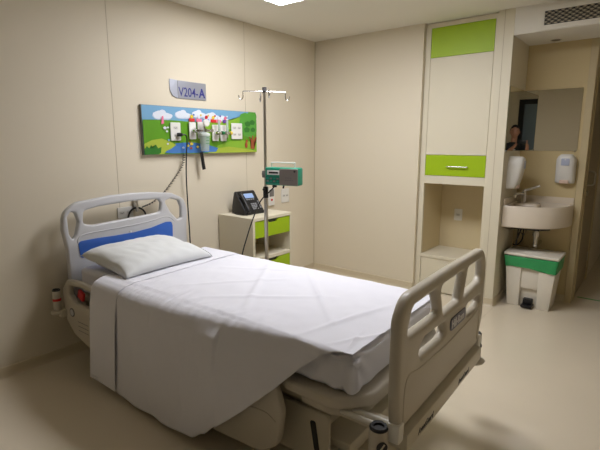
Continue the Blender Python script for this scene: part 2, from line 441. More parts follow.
# back deck / ledges along both walls
b.box((-AX+.03, -.035, zt-.19), (g0, g0, zt)); b.box((-.035, -AY+.03, zt-.19), (g0, -.035, zt))
b.box((-.21, -.235, zt-.170), (-.03, -.03, zt-.001), bev=.02)
b.build('bowl', M['white_cer'], bs, angle=50)
b = B(); b.box((-.016, -AY+.005, zt), (g0, g0, zt+.06), bev=.003); b.box((-AX+.02, -.016, zt), (-.016, g0, zt+.06), bev=.003)
b.build('splash_back', M['white_cer'], bs)
b = B(); b.cyl((dc.x, dc.y, 0.04), (dc.x, dc.y, -.16), .019); b.cyl((dc.x, dc.y, -.05), (dc.x, dc.y, -.09), .03)
b.tube(spline([(dc.x, dc.y, -.16), (dc.x, dc.y, -.18), (dc.x+.05, dc.y, -.192), (dc.x+.12, dc.y, -.185), (dc.x+.222, dc.y, -.18)], 6), .018)
b.build('waste_pipe', M['chrome'], bs)
b = B(); b.tube(spline([(-.30, -.14, -.02), (-.33, -.12, -.10), (-.30, -.10, -.17), (-.22, -.10, -.19), (-.15, -.12, -.15), (-.13, -.12, -.06), (-.14, -.12, 0)], 8), .006)
b.tube(spline([(-.25, -.10, .0), (-.25, -.10, -.12), (-.2, -.08, -.2), (-.1, -.03, -.22)], 8), .005); b.tube(spline([(-.36, -.14, -.03), (-.2, -.14, -.1), (-.1, -.14, -.06)], 8), .004)
b.build('water_hose', M['dark_m'], bs)
b = B(); b.cyl((dc.x-.05, dc.y-.03, -.02), (dc.x+.03, dc.y-.1, -.02), .014); b.box((-.36, -.30, -.022), (-.10, -.06, -.001), bev=.004)
b.build('mounting_bracket', M['dark_m'], bs)
fc = empty('faucet', (ALX-.15, ALY-.10, .94), 'chrome mixer tap with lever at the back of the washbasin', 'tap')
b = B(); b.lathe([(.026, 0), (.026, .006), (.020, .012), (.020, .09), (.022, .095), (.020, .115), (.010, .122)]); b.build('tap_body', M['chrome'], fc)
B().tube(spline([(-.01, .0, .085), (-.08, .02, .095), (-.15, .04, .085), (-.155, .04, .06)], 5), .013).build('spout', M['chrome'], fc)
B().tube([(.0, .0, .118), (-.0, -.06, .138), (-.0, -.13, .165)], [.016, .013, .009]).build('lever', M['chrome'], fc)
B().tube([(.0, .0, .118), (-.03, .05, .128)], [.010, .007]).build('lever', M['chrome'], fc) if False else None

def dispenser(name, loc, rz, w, h, dp, label):
    """face towards local -Y, wall at y=0"""
    o = empty(name, loc, label, 'dispenser', None, rz)
    t = bmesh.new(); secs = []
    # side profile (depth, z)
    prof = [(.55, 0), (.62, .04), (.70, .12), (.82, .3), (.95, .6), (1.0, .82), (.96, .93), (.8, .985), (.55, 1.0)]
    n = 10
    for d_, z_ in prof:
        wv = w/2*(1 if z_ < .8 else max(.3, 1-((z_-.8)/.2)**2*.45))*(.92 if z_ < .03 else 1)
        row = []
        for k in range(n+1):
            a = PI*k/n
            x = -wv*math.cos(a); x = math.copysign(abs(x/wv)**.55*wv, x)
            row.append(t.verts.new((x, -.001-dp*d_*math.sin(a)**.45, z_*h)))
        secs.append(row)
    for a, c in zip(secs, secs[1:]):
        for k in range(n): t.faces.new([a[k], a[k+1], c[k+1], c[k]])
    t.faces.new(secs[0][::-1]); t.faces.new(secs[-1])
    for a, c in zip(secs, secs[1:]): t.faces.new([a[0], c[0], c[-1], a[-1]])
    b = B(); b.add(t); b.build('dispenser_cover', M['white_pl'], o, angle=60)
    b = B(); b.add(plate(fillet([(-w*.2, h*.62), (w*.22, h*.62), (w*.22, h*.86), (-w*.2, h*.86)], .006, 3), [], .002, .0005, 'xz', -dp*.985-.001)); b.build('level_window', mat('pale_blue_label', (176, 184, 206), .3), o)
    b = B(); b.add(plate(fillet([(-w*.25, -.002), (w*.25, -.002), (w*.22, h*.12), (-w*.22, h*.12)], .008, 3), [], .02, .004, 'xz', -dp*.64)); b.build('push_lever', mat('pinkish_lever', (222, 196, 178), .4), o)
    return o
dispenser('soap_dispenser', (ALX, -2.485, 1.135), -PI/2, .158, .262, .10, 'white soap dispenser on the alcove back wall right of the tap')
dispenser('soap_dispenser', (.21, ALY, 1.09), 0, .15, .29, .13, 'white dispenser on the alcove side wall, seen from its side above the tap')

# pedal bin
pb = empty('pedal_bin', (.17, -2.345, 0), 'white pedal bin standing below the washbasin', 'bin')
def frustum(b, x0, x1, w0, w1, z0, z1, dx=0, m=None, bev=.006):
    t = bmesh.new()
    P = [(x0, -w0, z0), (x1, -w0, z0), (x1, w0, z0), (x0, w0, z0), (x0-dx, -w1, z1), (x1+dx, -w1, z1), (x1+dx, w1, z1), (x0-dx, w1, z1)]
    v = [t.verts.new(p) for p in P]
    for f in ((0, 3, 2, 1), (4, 5, 6, 7), (0, 1, 5, 4), (1, 2, 6, 5), (2, 3, 7, 6), (3, 0, 4, 7)): t.faces.new([v[i] for i in f])
    bmesh.ops.recalc_face_normals(t, faces=t.faces)
    bmesh.ops.bevel(t, geom=t.edges[:], offset=bev, segments=2, profile=.5, affect='EDGES')
    b.add(t, m)
b = B(); 
# body: back volume and two front cheeks leaving a centre recess
frustum(b, .045, .27, .182, .220, 0, .445, .02)
frustum(b, .0, .06, .182, .220, .0, .445, .015) if False else None
for s in (-1, 1):
    t = bmesh.new()
    a0, a1, b0, b1 = .075, .182, .098, .220
    P = [(0, s*a0, 0), (.06, s*a0, 0), (.06, s*a1, 0), (0, s*a1, 0), (-.018, s*a0, .445), (.06, s*a0, .445), (.06, s*b1, .445), (-.018, s*b1, .445)]
    v = [t.verts.new(p) for p in P]
    for f in ((0, 3, 2, 1), (4, 5, 6, 7), (0, 1, 5, 4), (1, 2, 6, 5), (2, 3, 7, 6), (3, 0, 4, 7)): t.faces.new([v[i] for i in f])
    bmesh.ops.recalc_face_normals(t, faces=t.faces)
    bmesh.ops.bevel(t, geom=t.edges[:], offset=.006, segments=2, profile=.5, affect='EDGES'); b.add(t)
b.box((.006, -.08, .175), (.06, .08, .43), bev=.004)
b.build('bin_body', M['bin'], pb)
b = B(); b.box((-.055, -.048, .012), (.05, .048, .032), bev=.006); b.box((-.012, -.04, .03), (.045, .04, .08), bev=.006); b.build('pedal', M['dark'], pb)
b = B(); b.box((-.03, -.236, .462), (.30, .236, .488), bev=.009, seg=3)
b.lathe([(.10, 0), (.10, .006), (.085, .008), (.08, .003), (.0, .003)], (.12, 0, .486)) if False else b.box((.04, -.10, .486), (.20, .08, .4925), bev=.003)
b.build('bin_lid', M['bin'], pb)
# liner
lt = bmesh.new(); rows = []
for i, (z, ex) in enumerate(((.352, .016), (.365, .02), (.39, .019), (.41, .023), (.435, .022), (.452, .024), (.458, .012))):
    row = []
    hw, x0, x1 = .214-(.45-z)*.088+ex*.62+.003, -.018+(.445-z)*.04-ex*.6, .29+ex*.6
    n = 60; per = []
    pts = [(x0, -hw), (x1, -hw), (x1, hw), (x0, hw)]
    pts = fillet(pts, .02, 4)
    # resample
    ln = [0]
    for k in range(len(pts)): ln.append(ln[-1]+math.dist(pts[k], pts[(k+1) % len(pts)]))
    for k in range(120):
        s = ln[-1]*k/120; j = max(q for q in range(len(pts)) if ln[q] <= s); f_ = (s-ln[j])/max(ln[j+1]-ln[j], 1e-6)
        a, c = pts[j], pts[(j+1) % len(pts)]
        x, y = a[0]+(c[0]-a[0])*f_, a[1]+(c[1]-a[1])*f_
        wz = (.016*noise.noise(Vector((x*6, y*6, 1)))+.012*math.sin(y*9+.6)) if i < 2 else 0
        ds = .006*noise.noise(Vector((x*22, y*22, z*60)))
        row.append(lt.verts.new((x+ds*(-1 if x < .1 else 1), y+ds, z+wz)))
    rows.append(row)
for a, c in zip(rows, rows[1:]):
    for k in range(120): lt.faces.new([a[k], a[(k+1) % 120], c[(k+1) % 120], c[k]])
b = B(); b.add(lt); ln_ = b.build('bin_liner', M['liner'], None)
ln_.location = (.17, -2.34, 0); ln_.scale = pb.scale = (1, .97, 1.035); pb.location.y = -2.34; tag(ln_, 'green plastic liner folded over the rim of the white pedal bin', 'bin liner')

# ------------------------------------------------------------------ head wall: sign and service board
sg = empty('room_sign', (-1.765, 0, 1.93), 'silver grey room number sign above the painted board', 'sign')
ou = [(-.185, .075), (-.185, -.02), (-.17, -.052), (-.14, -.070), (.185, -.070), (.185, .070)]
b = B(); b.add(plate(fillet([(-.108, -.070), (.186, -.070), (.186, .071), (-.108, .073)], .006, 3), [], .006, .001, 'xz', -.0038)); b.build('sign_plate', M['sign'], sg)
b = B(); b.add(plate(fillet([(-.186, .078), (-.186, -.01), (-.165, -.050), (-.112, -.0715), (-.112, .073)], [.004, .02, .03, .003, .003], 4), [], .008, .001, 'xz', -.0048)); b.build('sign_edge', M['sign_b'], sg)
def textpart(s, size, loc, m, parent, name, bold=0, plane='head', sx=1, shear=0, ext=.0005):
    bm = text_bm(s, size, ext, bold, shear)
    mtx = {'head': basis((1, 0, 0), (0, 0, 1), (0, -1, 0), loc), 'side': basis((0, -1, 0), (0, 0, 1), (-1, 0, 0), loc)}[plane] @ Matrix.Diagonal((sx, 1, 1, 1))
    bmesh.ops.transform(bm, matrix=mtx, verts=bm.verts)
    b = B(); b.add(bm); return b.build(name, m, parent, smooth=False)
textpart('V204-', .104, (-.102, -.0072, -.050), M['navy'], sg, 'sign_lettering', .0006, sx=.80)
textpart('A', .104, (.108, -.0072, -.048), M['navy'], sg, 'sign_lettering', .0028, sx=.90)

BX0, BX1, BZ0, BZ1 = -2.236, -.990, 1.407, 1.79
bd = empty('service_board', ((BX0+BX1)/2, 0, BZ0), 'long wall board painted with clouds, green hills, a pond and a tree', 'wall board')
BW, BH = BX1-BX0, BZ1-BZ0
B().box((-BW/2, -.028, 0), (BW/2, -.001, BH), bev=.002).build('board', mat('board_edge', (120, 122, 116), .5), bd, smooth=False)
mb = B()
lay = [0]
def L_(pts, m, sm=0):
    lay[0] += 1
    y = -.0284-.00035*lay[0]
    pts = [(min(max(u, .002), .998), min(max(v, .006), .994)) for u, v in pts]
    t = bmesh.new(); vs = [t.verts.new(((u-.5)*BW, y, v*BH)) for u, v in pts]; f = t.faces.new(vs)
    bmesh.ops.triangulate(t, faces=[f]); mb.add(t, m)
def blob(cu, cv, ru, rv, m, n=18, wob=.0, top=1, ph=0):
    L_([(cu+ru*math.cos(a)*(1+wob*math.sin(5*a+ph)), cv+rv*math.sin(a)*(1+wob*math.sin(5*a+ph))) for a in [2*PI*k/n for k in range(n)]], m)
L_([(0, 0), (1, 0), (1, 1), (0, 1)], M['sky'])
for cu, cv, s in ((.15, .80, 1.), (.31, .83, .9), (.44, .86, .8), (.56, .80, 1.15), (.65, .76, .9)):
    blob(cu, cv-.02, .075*s, .07*s, M['cloud_g'], wob=.06)
    blob(cu-.02*s, cv+.01, .05*s, .085*s, M['cloud'], wob=.06); blob(cu+.025*s, cv, .05*s, .06*s, M['cloud'], wob=.06); blob(cu-.0, cv+.05, .028*s, .07*s, M['cloud'])
L_([(0, 0), (0, .70)]+[(u, .70+.012*math.sin(u*9)) for u in [k/20 for k in range(1, 13)]]+[(.68, .70), (.62, .0)], M['g1'])
L_([(.30, 0), (.42, .55), (.52, .70), (.66, .74), (.76, .80), (.86, .90), (.93, .95), (1, .93), (1, 0)], M['g2'])
L_([(.45, 0), (.5, .30), (.6, .5), (.75, .58), (.9, .55), (1, .5), (1, 0)], M['g1'])
L_([(.55, 0), (.6, .18), (.72, .28), (.85, .30), (1, .24), (1, 0)], M['g2'])
L_([(.5, 0), (.55, .10), (.7, .15), (.8, .12), (.95, .06), (1, 0)], M['g4'])
L_([(.10, .06), (.16, .16), (.25, .24), (.38, .25), (.50, .20), (.60, .12), (.58, .04), (.45, .02), (.2, .02)], M['pond'])
L_([(0, 0), (0, .22), (.06, .30), (.13, .33), (.19, .27), (.24, .20), (.20, .12), (.16, .07), (.14, 0)], M['g4'])
L_([(0, 0), (0, .12), (.02, .18), (.035, .13), (.05, .20), (.065, .14), (.085, .21), (.10, .13), (.125, .16), (.12, .04), (.10, 0)], M['g3'])
for cu, cv, r in ((.88, .66, .07), (.93, .80, .07), (.87, .84, .05), (.96, .62, .06), (.92, .55, .075), (.95, .9, .05)): blob(cu, cv, r, r*2.6, M['tree'], wob=.08, ph=cu*9)
for cu, cv, r in ((.90, .70, .03), (.95, .74, .028), (.89, .56, .03), (.955, .56, .025)): blob(cu, cv, r, r*2.2, M['g3'], wob=.1)
L_([(.925, .10), (.935, .25), (.905, .40), (.925, .38), (.94, .30), (.945, .42), (.958, .42), (.955, .30), (.985, .40), (.995, .36), (.965, .24), (.968, .08)], M['brown'])
blob(.88, .18, .014, .07, M['brown']); blob(.885, .28, .011, .04, M['brown'])
L_([(.13, .62), (.137, .78), (.148, .80), (.152, .64)], M['p_pink'])
for cu, cv, s, m in ((.155, .55, .012, 'cloud'), (.17, .48, .008, 'cloud'), (.178, .56, .007, 'cloud'), (.18, .30, .008, 'sky'), (.17, .22, .007, 'cloud'), (.33, .18, .010, 'p_yel'), (.36, .22, .012, 'p_yel'), (.355, .13, .010, 'brown'), (.41, .15, .010, 'p_yel'), (.345, .26, .006, 'p_red'), (.47, .14, .008, 'p_yel'), (.29, .14, .009, 'cloud_g')):
    blob(cu, cv, s, s*2.6, M[m], wob=.25)
mb.build('mural', None, bd, smooth=False)
# coloured gas labels with plain little shapes over the outlets
gas = [(.375, 'p_red'), (.435, 'p_pink'), (.50, 'p_blue'), (.562, 'p_red'), (.61, 'p_pink'), (.675, 'p_pur')]
for i, (u, m) in enumerate(gas):
    b = B(); x = (u-.5)*BW
    b.box((x-.030, -.0405, BH*.70), (x+.030, -.037, BH*.77), M[m], bev=.001)
    b.cyl((x, -.037, BH*.81), (x, -.0405, BH*.81), .015, m=M[['p_yel', 'cloud', 'p_red', 'p_yel', 'cloud', 'p_pink'][i]], seg=14)
    b.cyl((x+.022, -.037, BH*.85), (x+.022, -.0405, BH*.85), .008, m=M[['p_blue', 'p_yel', 'p_yel', 'p_red', 'p_pur', 'cloud'][i]], seg=10)
    b.build('gas_label', None, bd)
BY = -.0465
def plate_on_board(name, x, z, w, h, rows, label, cat='socket'):
    o = socket(name, (x, BY+.0045, z), w, h, label, 0, rows=rows); return o
plate_on_board('power_socket', -1.945, 1.590, .098, .145, ((0, .03), (0, -.03)), 'white socket plate with the black plug on the painted board')
plate_on_board('power_socket', -1.264, 1.605, .135, .145, ((-.03, .03), (.03, .03), (-.03, -.03), (.03, -.03)), 'white four-outlet socket plate at the right of the painted board')
# the mural layers reach y=-.045: gas outlets
def gas_outlet(x, z, label, knob, flow):
    o = empty('gas_outlet', (x, BY, z), label, 'gas outlet')
    b = B(); b.add(plate(fillet([(-.035, -.07), (.035, -.07), (.035, .07), (-.035, .07)], .008, 3), [], .010, .003, 'xz', -.006)); b.build('outlet_plate', M['white_pl'], o)
    b = B(); b.cyl((0, -.011, 0), (0, -.045, 0), .018, m=M['chrome']); b.cyl((0, -.045, 0), (0, -.075, 0), .012, m=M['chrome']); b.cyl((-.03, -.06, 0), (.03, -.06, 0), .009, m=M['chrome'])
    b.build('connector', None, o)
    b = B(); b.cyl((.03, -.06, 0), (.052, -.06, 0), .016, seg=12); b.build('knob', knob, o)
    if flow:
        b = B(); b.cyl((-.0, -.06, .012), (-.0, -.06, .11), .011); b.build('flow_tube', M['clearpl'], o)
        b = B(); b.cyl((0, -.06, .0), (0, -.06, -.045), .007); b.build('outlet_barb', M['chrome'], o)
    return o
gas_outlet(-1.778, 1.60, 'white gas outlet with chrome connector left of the suction jar', M['chrome'], False)
gas_outlet(-1.530, 1.585, 'gas outlet with green knob and clear flow tube right of the suction jar', M['p_green'], True)
gas_outlet(-1.435, 1.585, 'gas outlet with yellow knob nearest to the four-outlet socket plate', M['p_yel'], True)
sj = empty('suction_jar', (-1.688, BY-.05, 1.43), 'clear suction jar hanging from a chrome regulator on the painted board', 'suction jar')
b = B(); b.lathe([(.034, 0), (.036, .004), (.044, .125), (.044, .13)]); b.build('jar', M['clearpl'], sj)
b = B(); b.lathe([(.047, .13), (.047, .147), (.03, .155), (.012, .158), (.012, .17)]); b.build('jar_lid', mat('milky_lid', (205, 212, 208), .4), sj)
b = B(); b.add(plate(fillet([(-.035, .105), (.035, .105), (.035, .245), (-.035, .245)], .008, 3), [], .010, .003, 'xz', .044)); b.build('outlet_plate', M['white_pl'], sj)
b = B(); b.cyl((0, .046, .175), (0, -.02, .175), .016); b.cyl((-.035, 0, .172), (.075, 0, .172), .011); b.cyl((.075, -.016, .172), (.075, .016, .172), .017); b.cyl((0, -.0, .17), (0, 0, .215), .010)
b.build('regulator', M['chrome'], sj)
b = B(); b.lathe([(.030, 0), (.030, .018), (.026, .022)], (0, -.0, .0), mtx=Matrix.Translation((.0, -.018, .235)) @ Matrix.Rotation(PI/2, 4, 'X')); b.build('gauge', M['white_pl'], sj)
b = B()
for k in range(3): b.box((-.022+.004*k, -.0425-.0012*k, .062+.024*k), (.010, -.0395-.0012*k, .066+.024*k))
b.build('level_marks', M['p_green'], sj, smooth=False)
b = B(); b.box((-.017, -.003, -.075), (.017, .003, .075), bev=.001, rot=Matrix.Rotation(-.16, 3, 'Y'))
bmesh.ops.translate(b.bm, verts=b.bm.verts, vec=(-.005, .03, -.085)); b.build('strap', M['dark'], sj, label='black strap hanging below the jar')
# plug and power cord
pc = empty('power_cable', (-1.925, BY-.006, 1.565), 'long black power cord hanging from its plug on the painted board to behind the bed', 'cord')
b = B(); b.box((-.02, -.038, -.015), (.02, -.006, .015), bev=.006); b.build('plug', M['dark'], pc)
b = B(); b.tube(spline([(.02, -.028, 0), (.05, -.035, -.005), (.062, -.03, -.06), (.058, -.02, -.16), (.062, 0, -.35), (.072, .01, -.60), (.083, .015, -.90), (.088, .02, -1.30), (.09, .0, -1.52)], 8), .0055, seg=8); b.build('cable', M['dark'], pc)
# coiled call cord
cc = empty('call_cable', (-1.860, -.012, 1.405), 'thin coiled grey cord looping from the board down behind the headboard', 'cord')
path = spline([(0, -.02, .0), (-.02, -.02, -.09), (-.10, -.02, -.19), (-.20, -.02, -.29), (-.32, -.02, -.37), (-.42, -.02, -.40)], 72)
pp = []
for k, p in enumerate(path):
    a = k*.42; pp.append(p+Vector((math.cos(a)*.011, math.sin(a)*.011, math.cos(a)*.004)))
B().tube(pp, .0024, seg=5).build('coil', M['dark'], cc)
lp = [(-.47+.075*math.cos(a), -.02, -.475+.075*math.sin(a)) for a in [PI/2+2*PI*k/40 for k in range(41)]]
B().tube(lp, .007, seg=8, caps=False).build('cable_loop', M['dark'], cc)
b = B(); b.box((-.485, -.02, -.40), (-.452, .010, -.33), bev=.006); b.box((-.478, -.034, -.43), (-.46, -.012, -.37), bev=.004); b.build('bracket', M['silver'], cc)
# nurse call unit
nc = empty('call_unit', (-.762, 0, .940), 'narrow white wall call unit with a red button beside the infusion stand', 'call unit')
b = B(); b.add(plate(fillet([(-.045, -.09), (.045, -.09), (.045, .09), (-.045, .09)], .008, 3), [], .018, .003, 'xz', -.0095)); b.build('housing', M['white_pl'], nc)
b = B(); b.add(plate(fillet([(-.034, .005), (.034, .005), (.034, .08), (-.034, .08)], .006, 3), [], .002, .0005, 'xz', -.0192)); b.build('cover_window', M['grey'], nc)
B().cyl((.0, -.0185, -.03), (0, -.0225, -.03), .012).build('red_button', M['red'], nc)

# ------------------------------------------------------------------ bedside cabinet
NX0, NX1, NY0, NZ = -1.487, -.955, -.455, .848
ns = empty('bedside_cabinet', ((NX0+NX1)/2, NY0/2, 0), 'cream bedside cabinet with green drawers and an open shelf', 'bedside cabinet')
nx = (NX1-NX0)/2; y0, y1 = NY0/2, -NY0/2-.012; th = .028
b = B(); b.box((-nx, y0, NZ-th), (nx, y1, NZ), bev=.002); b.build('top', M['cab'], ns, smooth=False)
for s in (-1, 1):
    b = B(); xs = sorted((s*nx, s*(nx-th))); b.box((xs[0], y0+.001, .06), (xs[1], y1, NZ-th), bev=.001); b.build('side_panel', M['cab'], ns, smooth=False)
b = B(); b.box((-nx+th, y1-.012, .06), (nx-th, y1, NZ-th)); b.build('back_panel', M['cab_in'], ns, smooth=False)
B().box((-nx+th, y0+.002, .455), (nx-th, y1-.012, .483)).build('shelf', M['cab'], ns, smooth=False)
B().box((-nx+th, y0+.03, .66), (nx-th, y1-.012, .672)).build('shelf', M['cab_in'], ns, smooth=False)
B().box((-nx+th, y0+.002, .06), (nx-th, y1-.012, .085)).build('bottom_panel', M['cab'], ns, smooth=False)
for z0, z1 in ((.665, NZ-th-.006), (.275, .450), (.09, .270)):
    c_ = nx-th-.003
    ring_ = [(-c_, z0), (c_, z0), (c_, z1), (.075, z1), (.06, z1-.014), (.045, z1-.026), (-.045, z1-.026), (-.06, z1-.014), (-.075, z1), (-c_, z1)]
    b = B(); b.prism([(x, y0+.004, z) for x, z in ring_], (0, .016, 0)); dw = b.build('drawer', M['green'], ns, smooth=False, label='green drawer front with finger notch')
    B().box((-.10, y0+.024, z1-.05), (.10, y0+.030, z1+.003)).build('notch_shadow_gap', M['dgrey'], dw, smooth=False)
for sx in (-1, 1):
    for sy in (y0+.05, y1-.05):
        b = B(); b.cyl((sx*(nx-.05), sy, .06), (sx*(nx-.05), sy, .045), .018); b.cyl((sx*(nx-.05)-.012, sy, .023), (sx*(nx-.05)+.012, sy, .023), .0228); b.build('caster', M['dark'], ns)

# phone
ph = empty('desk_phone', (-1.275, -.15, NZ+.0005), 'black desk phone with small lit screen standing on the bedside cabinet', 'telephone', rz=-.10)
def phone_prof(x0, x1, dz=0, pr=((0.075, 0), (-.13, 0), (-.135, .02), (-.07, .095), (.01, .20), (.03, .206), (.045, .19), (.075, .06))):
    return [(x0, y, z+dz) for y, z in pr], (x1-x0, 0, 0)
b = B(); p_, v_ = phone_prof(-.10, .12); b.prism(p_, v_, bev=.004); b.build('phone_body', M['dark'], ph)
# face frame along slope from (-.135,.02) to (.03,.175)
sv = Vector((0, .145, .180)).normalized(); nv = Vector((0, -.180, .145)).normalized()
def on_face(u, s, h=.0): return Vector((u, -.135, .02))+sv*s+nv*h
def face_box(b, u0, u1, s0, s1, h0, h1, m=None, bev=.001):
    mtx = basis((1, 0, 0), sv, nv, (0, -.135, .02)); b.box((u0, s0, h0), (u1, s1, h1), m, bev=bev, mtx=mtx)
b = B(); face_box(b, -.03, .075, .155, .205, .001, .005); b.build('screen', M['lcd'], ph)
km = mat('grey_keys', (150, 152, 156), .5)
def key(*a): b = B(); face_box(b, *a); b.build('key', km, ph)
for r in range(4):
    for c in range(3): key(.0+c*.024, .018+c*.024, .03+r*.018, .042+r*.018, 0, .005)
for c in range(4): key(-.028+c*.026, -.010+c*.026, .135, .146, 0, .004)
for r in range(4): key(.088, .108, .04+r*.022, .052+r*.022, 0, .004)
b = B()
b.tube([on_face(-.075, s, .012+.014*math.sin(PI*min(max((s+.0)/.215, 0), 1))) for s in [.215*k/10 for k in range(11)]], [.020, .024, .022, .015, .014, .014, .014, .015, .022, .024, .020], seg=12)
b.build('handset', M['dark'], ph)
B().tube(spline([(-.075, -.128, .02), (-.10, -.15, .006), (-.13, -.11, .005), (-.13, -.02, .005), (-.10, .06, .008)], 6), .003, seg=6).build('handset_cord', M['dark'], ph)

# ------------------------------------------------------------------ infusion stand + pump
PX, PY = -1.632, -.75
iv = empty('infusion_stand', (PX, PY, 0), 'tall chrome infusion stand with four hooks on the far side of the bed', 'infusion stand')
b = B(); b.cyl((0, 0, .10), (0, 0, 1.12), .0155); b.build('lower_pole', M['silver'], iv)
b = B(); b.cyl((0, 0, 1.0), (0, 0, 1.905), .0115); b.build('upper_pole', M['silver'], iv)
b = B(); b.lathe([(.017, 1.07), (.021, 1.075), (.021, 1.150), (.017, 1.160)]); b.cyl((.0, 0, 1.14), (-.036, -.01, 1.14), .009); b.build('height_clamp', M['dark'], iv)
b = B(); b.lathe([(.045, .085), (.05, .09), (.05, .12), (.02, .135)]); b.build('hub', M['dgrey'], iv)
for k in range(5):
    a = 2*PI*k/5+.3; c, s = math.cos(a), math.sin(a)
    b = B(); b.tube([(c*.03, s*.03, .105), (c*.27, s*.27, .075)], [.016, .012]); lg = b.build('leg', M['silver'], iv)
    b = B(); b.cyl((c*.27-s*.01, s*.27+c*.01, .026), (c*.27+s*.01, s*.27-c*.01, .026), .026); b.cyl((c*.27, s*.27, .03), (c*.27, s*.27, .075), .007); b.build('caster', M['dark_m'], lg)
b = B(); b.cyl((0, 0, 1.876), (0, 0, 1.915), .017); b.build('top_cap', M['dgrey'], iv)
a0 = math.radians(-36)
for k in range(4):
    a = a0+k*PI/2; c, s = math.cos(a), math.sin(a); Rr = .160
    pts = spline([(0, 0, 1.884), (c*Rr*.5, s*Rr*.5, 1.884), (c*Rr*.97, s*Rr*.97, 1.883), (c*(Rr+.004), s*(Rr+.004), 1.874), (c*(Rr+.004), s*(Rr+.004), 1.845), (c*(Rr+.012), s*(Rr+.012), 1.826), (c*(Rr+.026), s*(Rr+.026), 1.824), (c*(Rr+.036), s*(Rr+.036), 1.842), (c*(Rr+.037), s*(Rr+.037), 1.852)], 4)
    b = B(); b.tube(pts, .0042, seg=8); b.build('hook', M['chrome'], iv)

pu = empty('infusion_pump', (PX+.018, PY-.012, 1.18), 'teal green infusion pump with a grey door clamped to the stand', 'infusion pump', rz=math.radians(-77))
# local: +x along width (from pole), front faces local -y
b = B(); b.box((.018, -.085, 0), (.30, .010, .135), M['pump_g'], bev=.012, seg=3); b.build('pump_body', None, pu)
b = B(); b.add(plate(fillet([(.150, .004), (.304, .004), (.304, .128), (.150, .128)], .010, 4), [], .012, .004, 'xz', -.090)); b.build('pump_door', M['pump_door'], pu, label='grey door of the pump')
b = B(); b.box((.040, -.088, .080), (.150, -.082, .114), M['white_pl'], bev=.001); b.box((.055, -.0895, .090), (.135, -.0875, .104), M['dark'], bev=.0005); b.build('display', None, pu)
b = B(); b.box((.025, -.087, .018), (.152, -.082, .07), M['pump_d'], bev=.002)
for r in range(2):
    for c in range(4): b.box((.034+c*.029, -.0895, .026+r*.020), (.054+c*.029, -.086, .038+r*.020), M['pump_g'] if (r+c) % 2 else M['grey'], bev=.001)
b.build('keypad', None, pu)
b = B()
for k in range(9): b.box((.20+.009*(k % 5)*1.6, -.0975, .04+.018*(k//5)), (.207+.009*(k % 5)*1.6, -.0955, .046+.018*(k//5)))
b.build('door_symbols', M['dgrey'], pu)
b = B(); b.tube(spline([(.045, -.02, .132), (.047, -.02, .162), (.055, -.02, .17), (.235, -.02, .17), (.243, -.02, .162), (.245, -.02, .132)], 4), .005, seg=8); b.build('carry_handle', M['white_pl'], pu)
b = B(); b.box((-.042, -.028, .05), (.02, .024, .105), bev=.005); b.cyl((-.042, 0, .078), (-.052, 0, .078), .012); b.build('pole_clamp', M['grey'], pu)
b = B(); b.cyl((.09, -.06, .004), (.09, -.06, -.016), .018); b.cyl((.17, -.06, .004), (.165, -.06, -.022), .007); b.cyl((.28, -.085, .11), (.28, -.10, .11), .008); b.build('feet', M['dark'], pu)
cd = B(); cd.tube(spline([(PX-.03-.627*d_, PY-.035+.779*d_, z_) for d_, z_ in ((-.06, 1.160), (-.02, 1.12), (.04, 1.06), (.08, .98), (.12, .88), (.16, .76), (.20, .62), (.22, .45), (.23, .2), (.24, .008))], 8), .005, seg=8)
cdo = cd.build('pump_cable', M['dark'], None); tag(cdo, 'black cable running from the infusion pump down behind the bed', 'cable')

# ------------------------------------------------------------------ bed
BR = math.radians(1.5); BO = (-2.45, -.15, 0)
bed = empty('hospital_bed', BO, 'adjustable hospital bed frame with moulded headboard, footboard and side rails', 'bed', rz=BR)
# headboard (plane local y = -.02, thickness .045)
outer = [(-.462, .42), (-.49, .60), (-.492, .80), (-.512, .94), (-.50, 1.055), (-.41, 1.112), (-.16, 1.136), (0, 1.138), (.16, 1.132), (.36, 1.108), (.475, 1.055), (.502, .96), (.488, .80), (.492, .62), (.462, .42)]
outer = fillet(outer, [.02, .05, .05, .08, .10, .10, .1, .1, .1, .1, .10, .08, .05, .05, .02], 5)
slot = fillet([(-.375, .960), (-.362, 1.050), (-.26, 1.068), (0, 1.080), (.235, 1.072), (.257, 1.04), (.245, .968), (.10, .960), (-.15, .950), (-.30, .944)], [.035, .03, .05, .1, .03, .02, .03, .1, .1, .05], 5)
holeL = fillet([(-.474, 1.02), (-.450, 1.055), (-.418, 1.042), (-.402, .98), (-.425, .895), (-.450, .862), (-.470, .905)], .018, 4)
holeR = fillet([(.285, 1.055), (.345, 1.066), (.425, 1.042), (.447, .985), (.444, .90), (.405, .885), (.335, .96)], .02, 4)
hbm = plate(outer, [slot, holeL, holeR], .045, .014, 'xz', -.0)
b = B(); b.add(hbm); hbo = b.build('headboard', M['bed_light'], bed, angle=45)
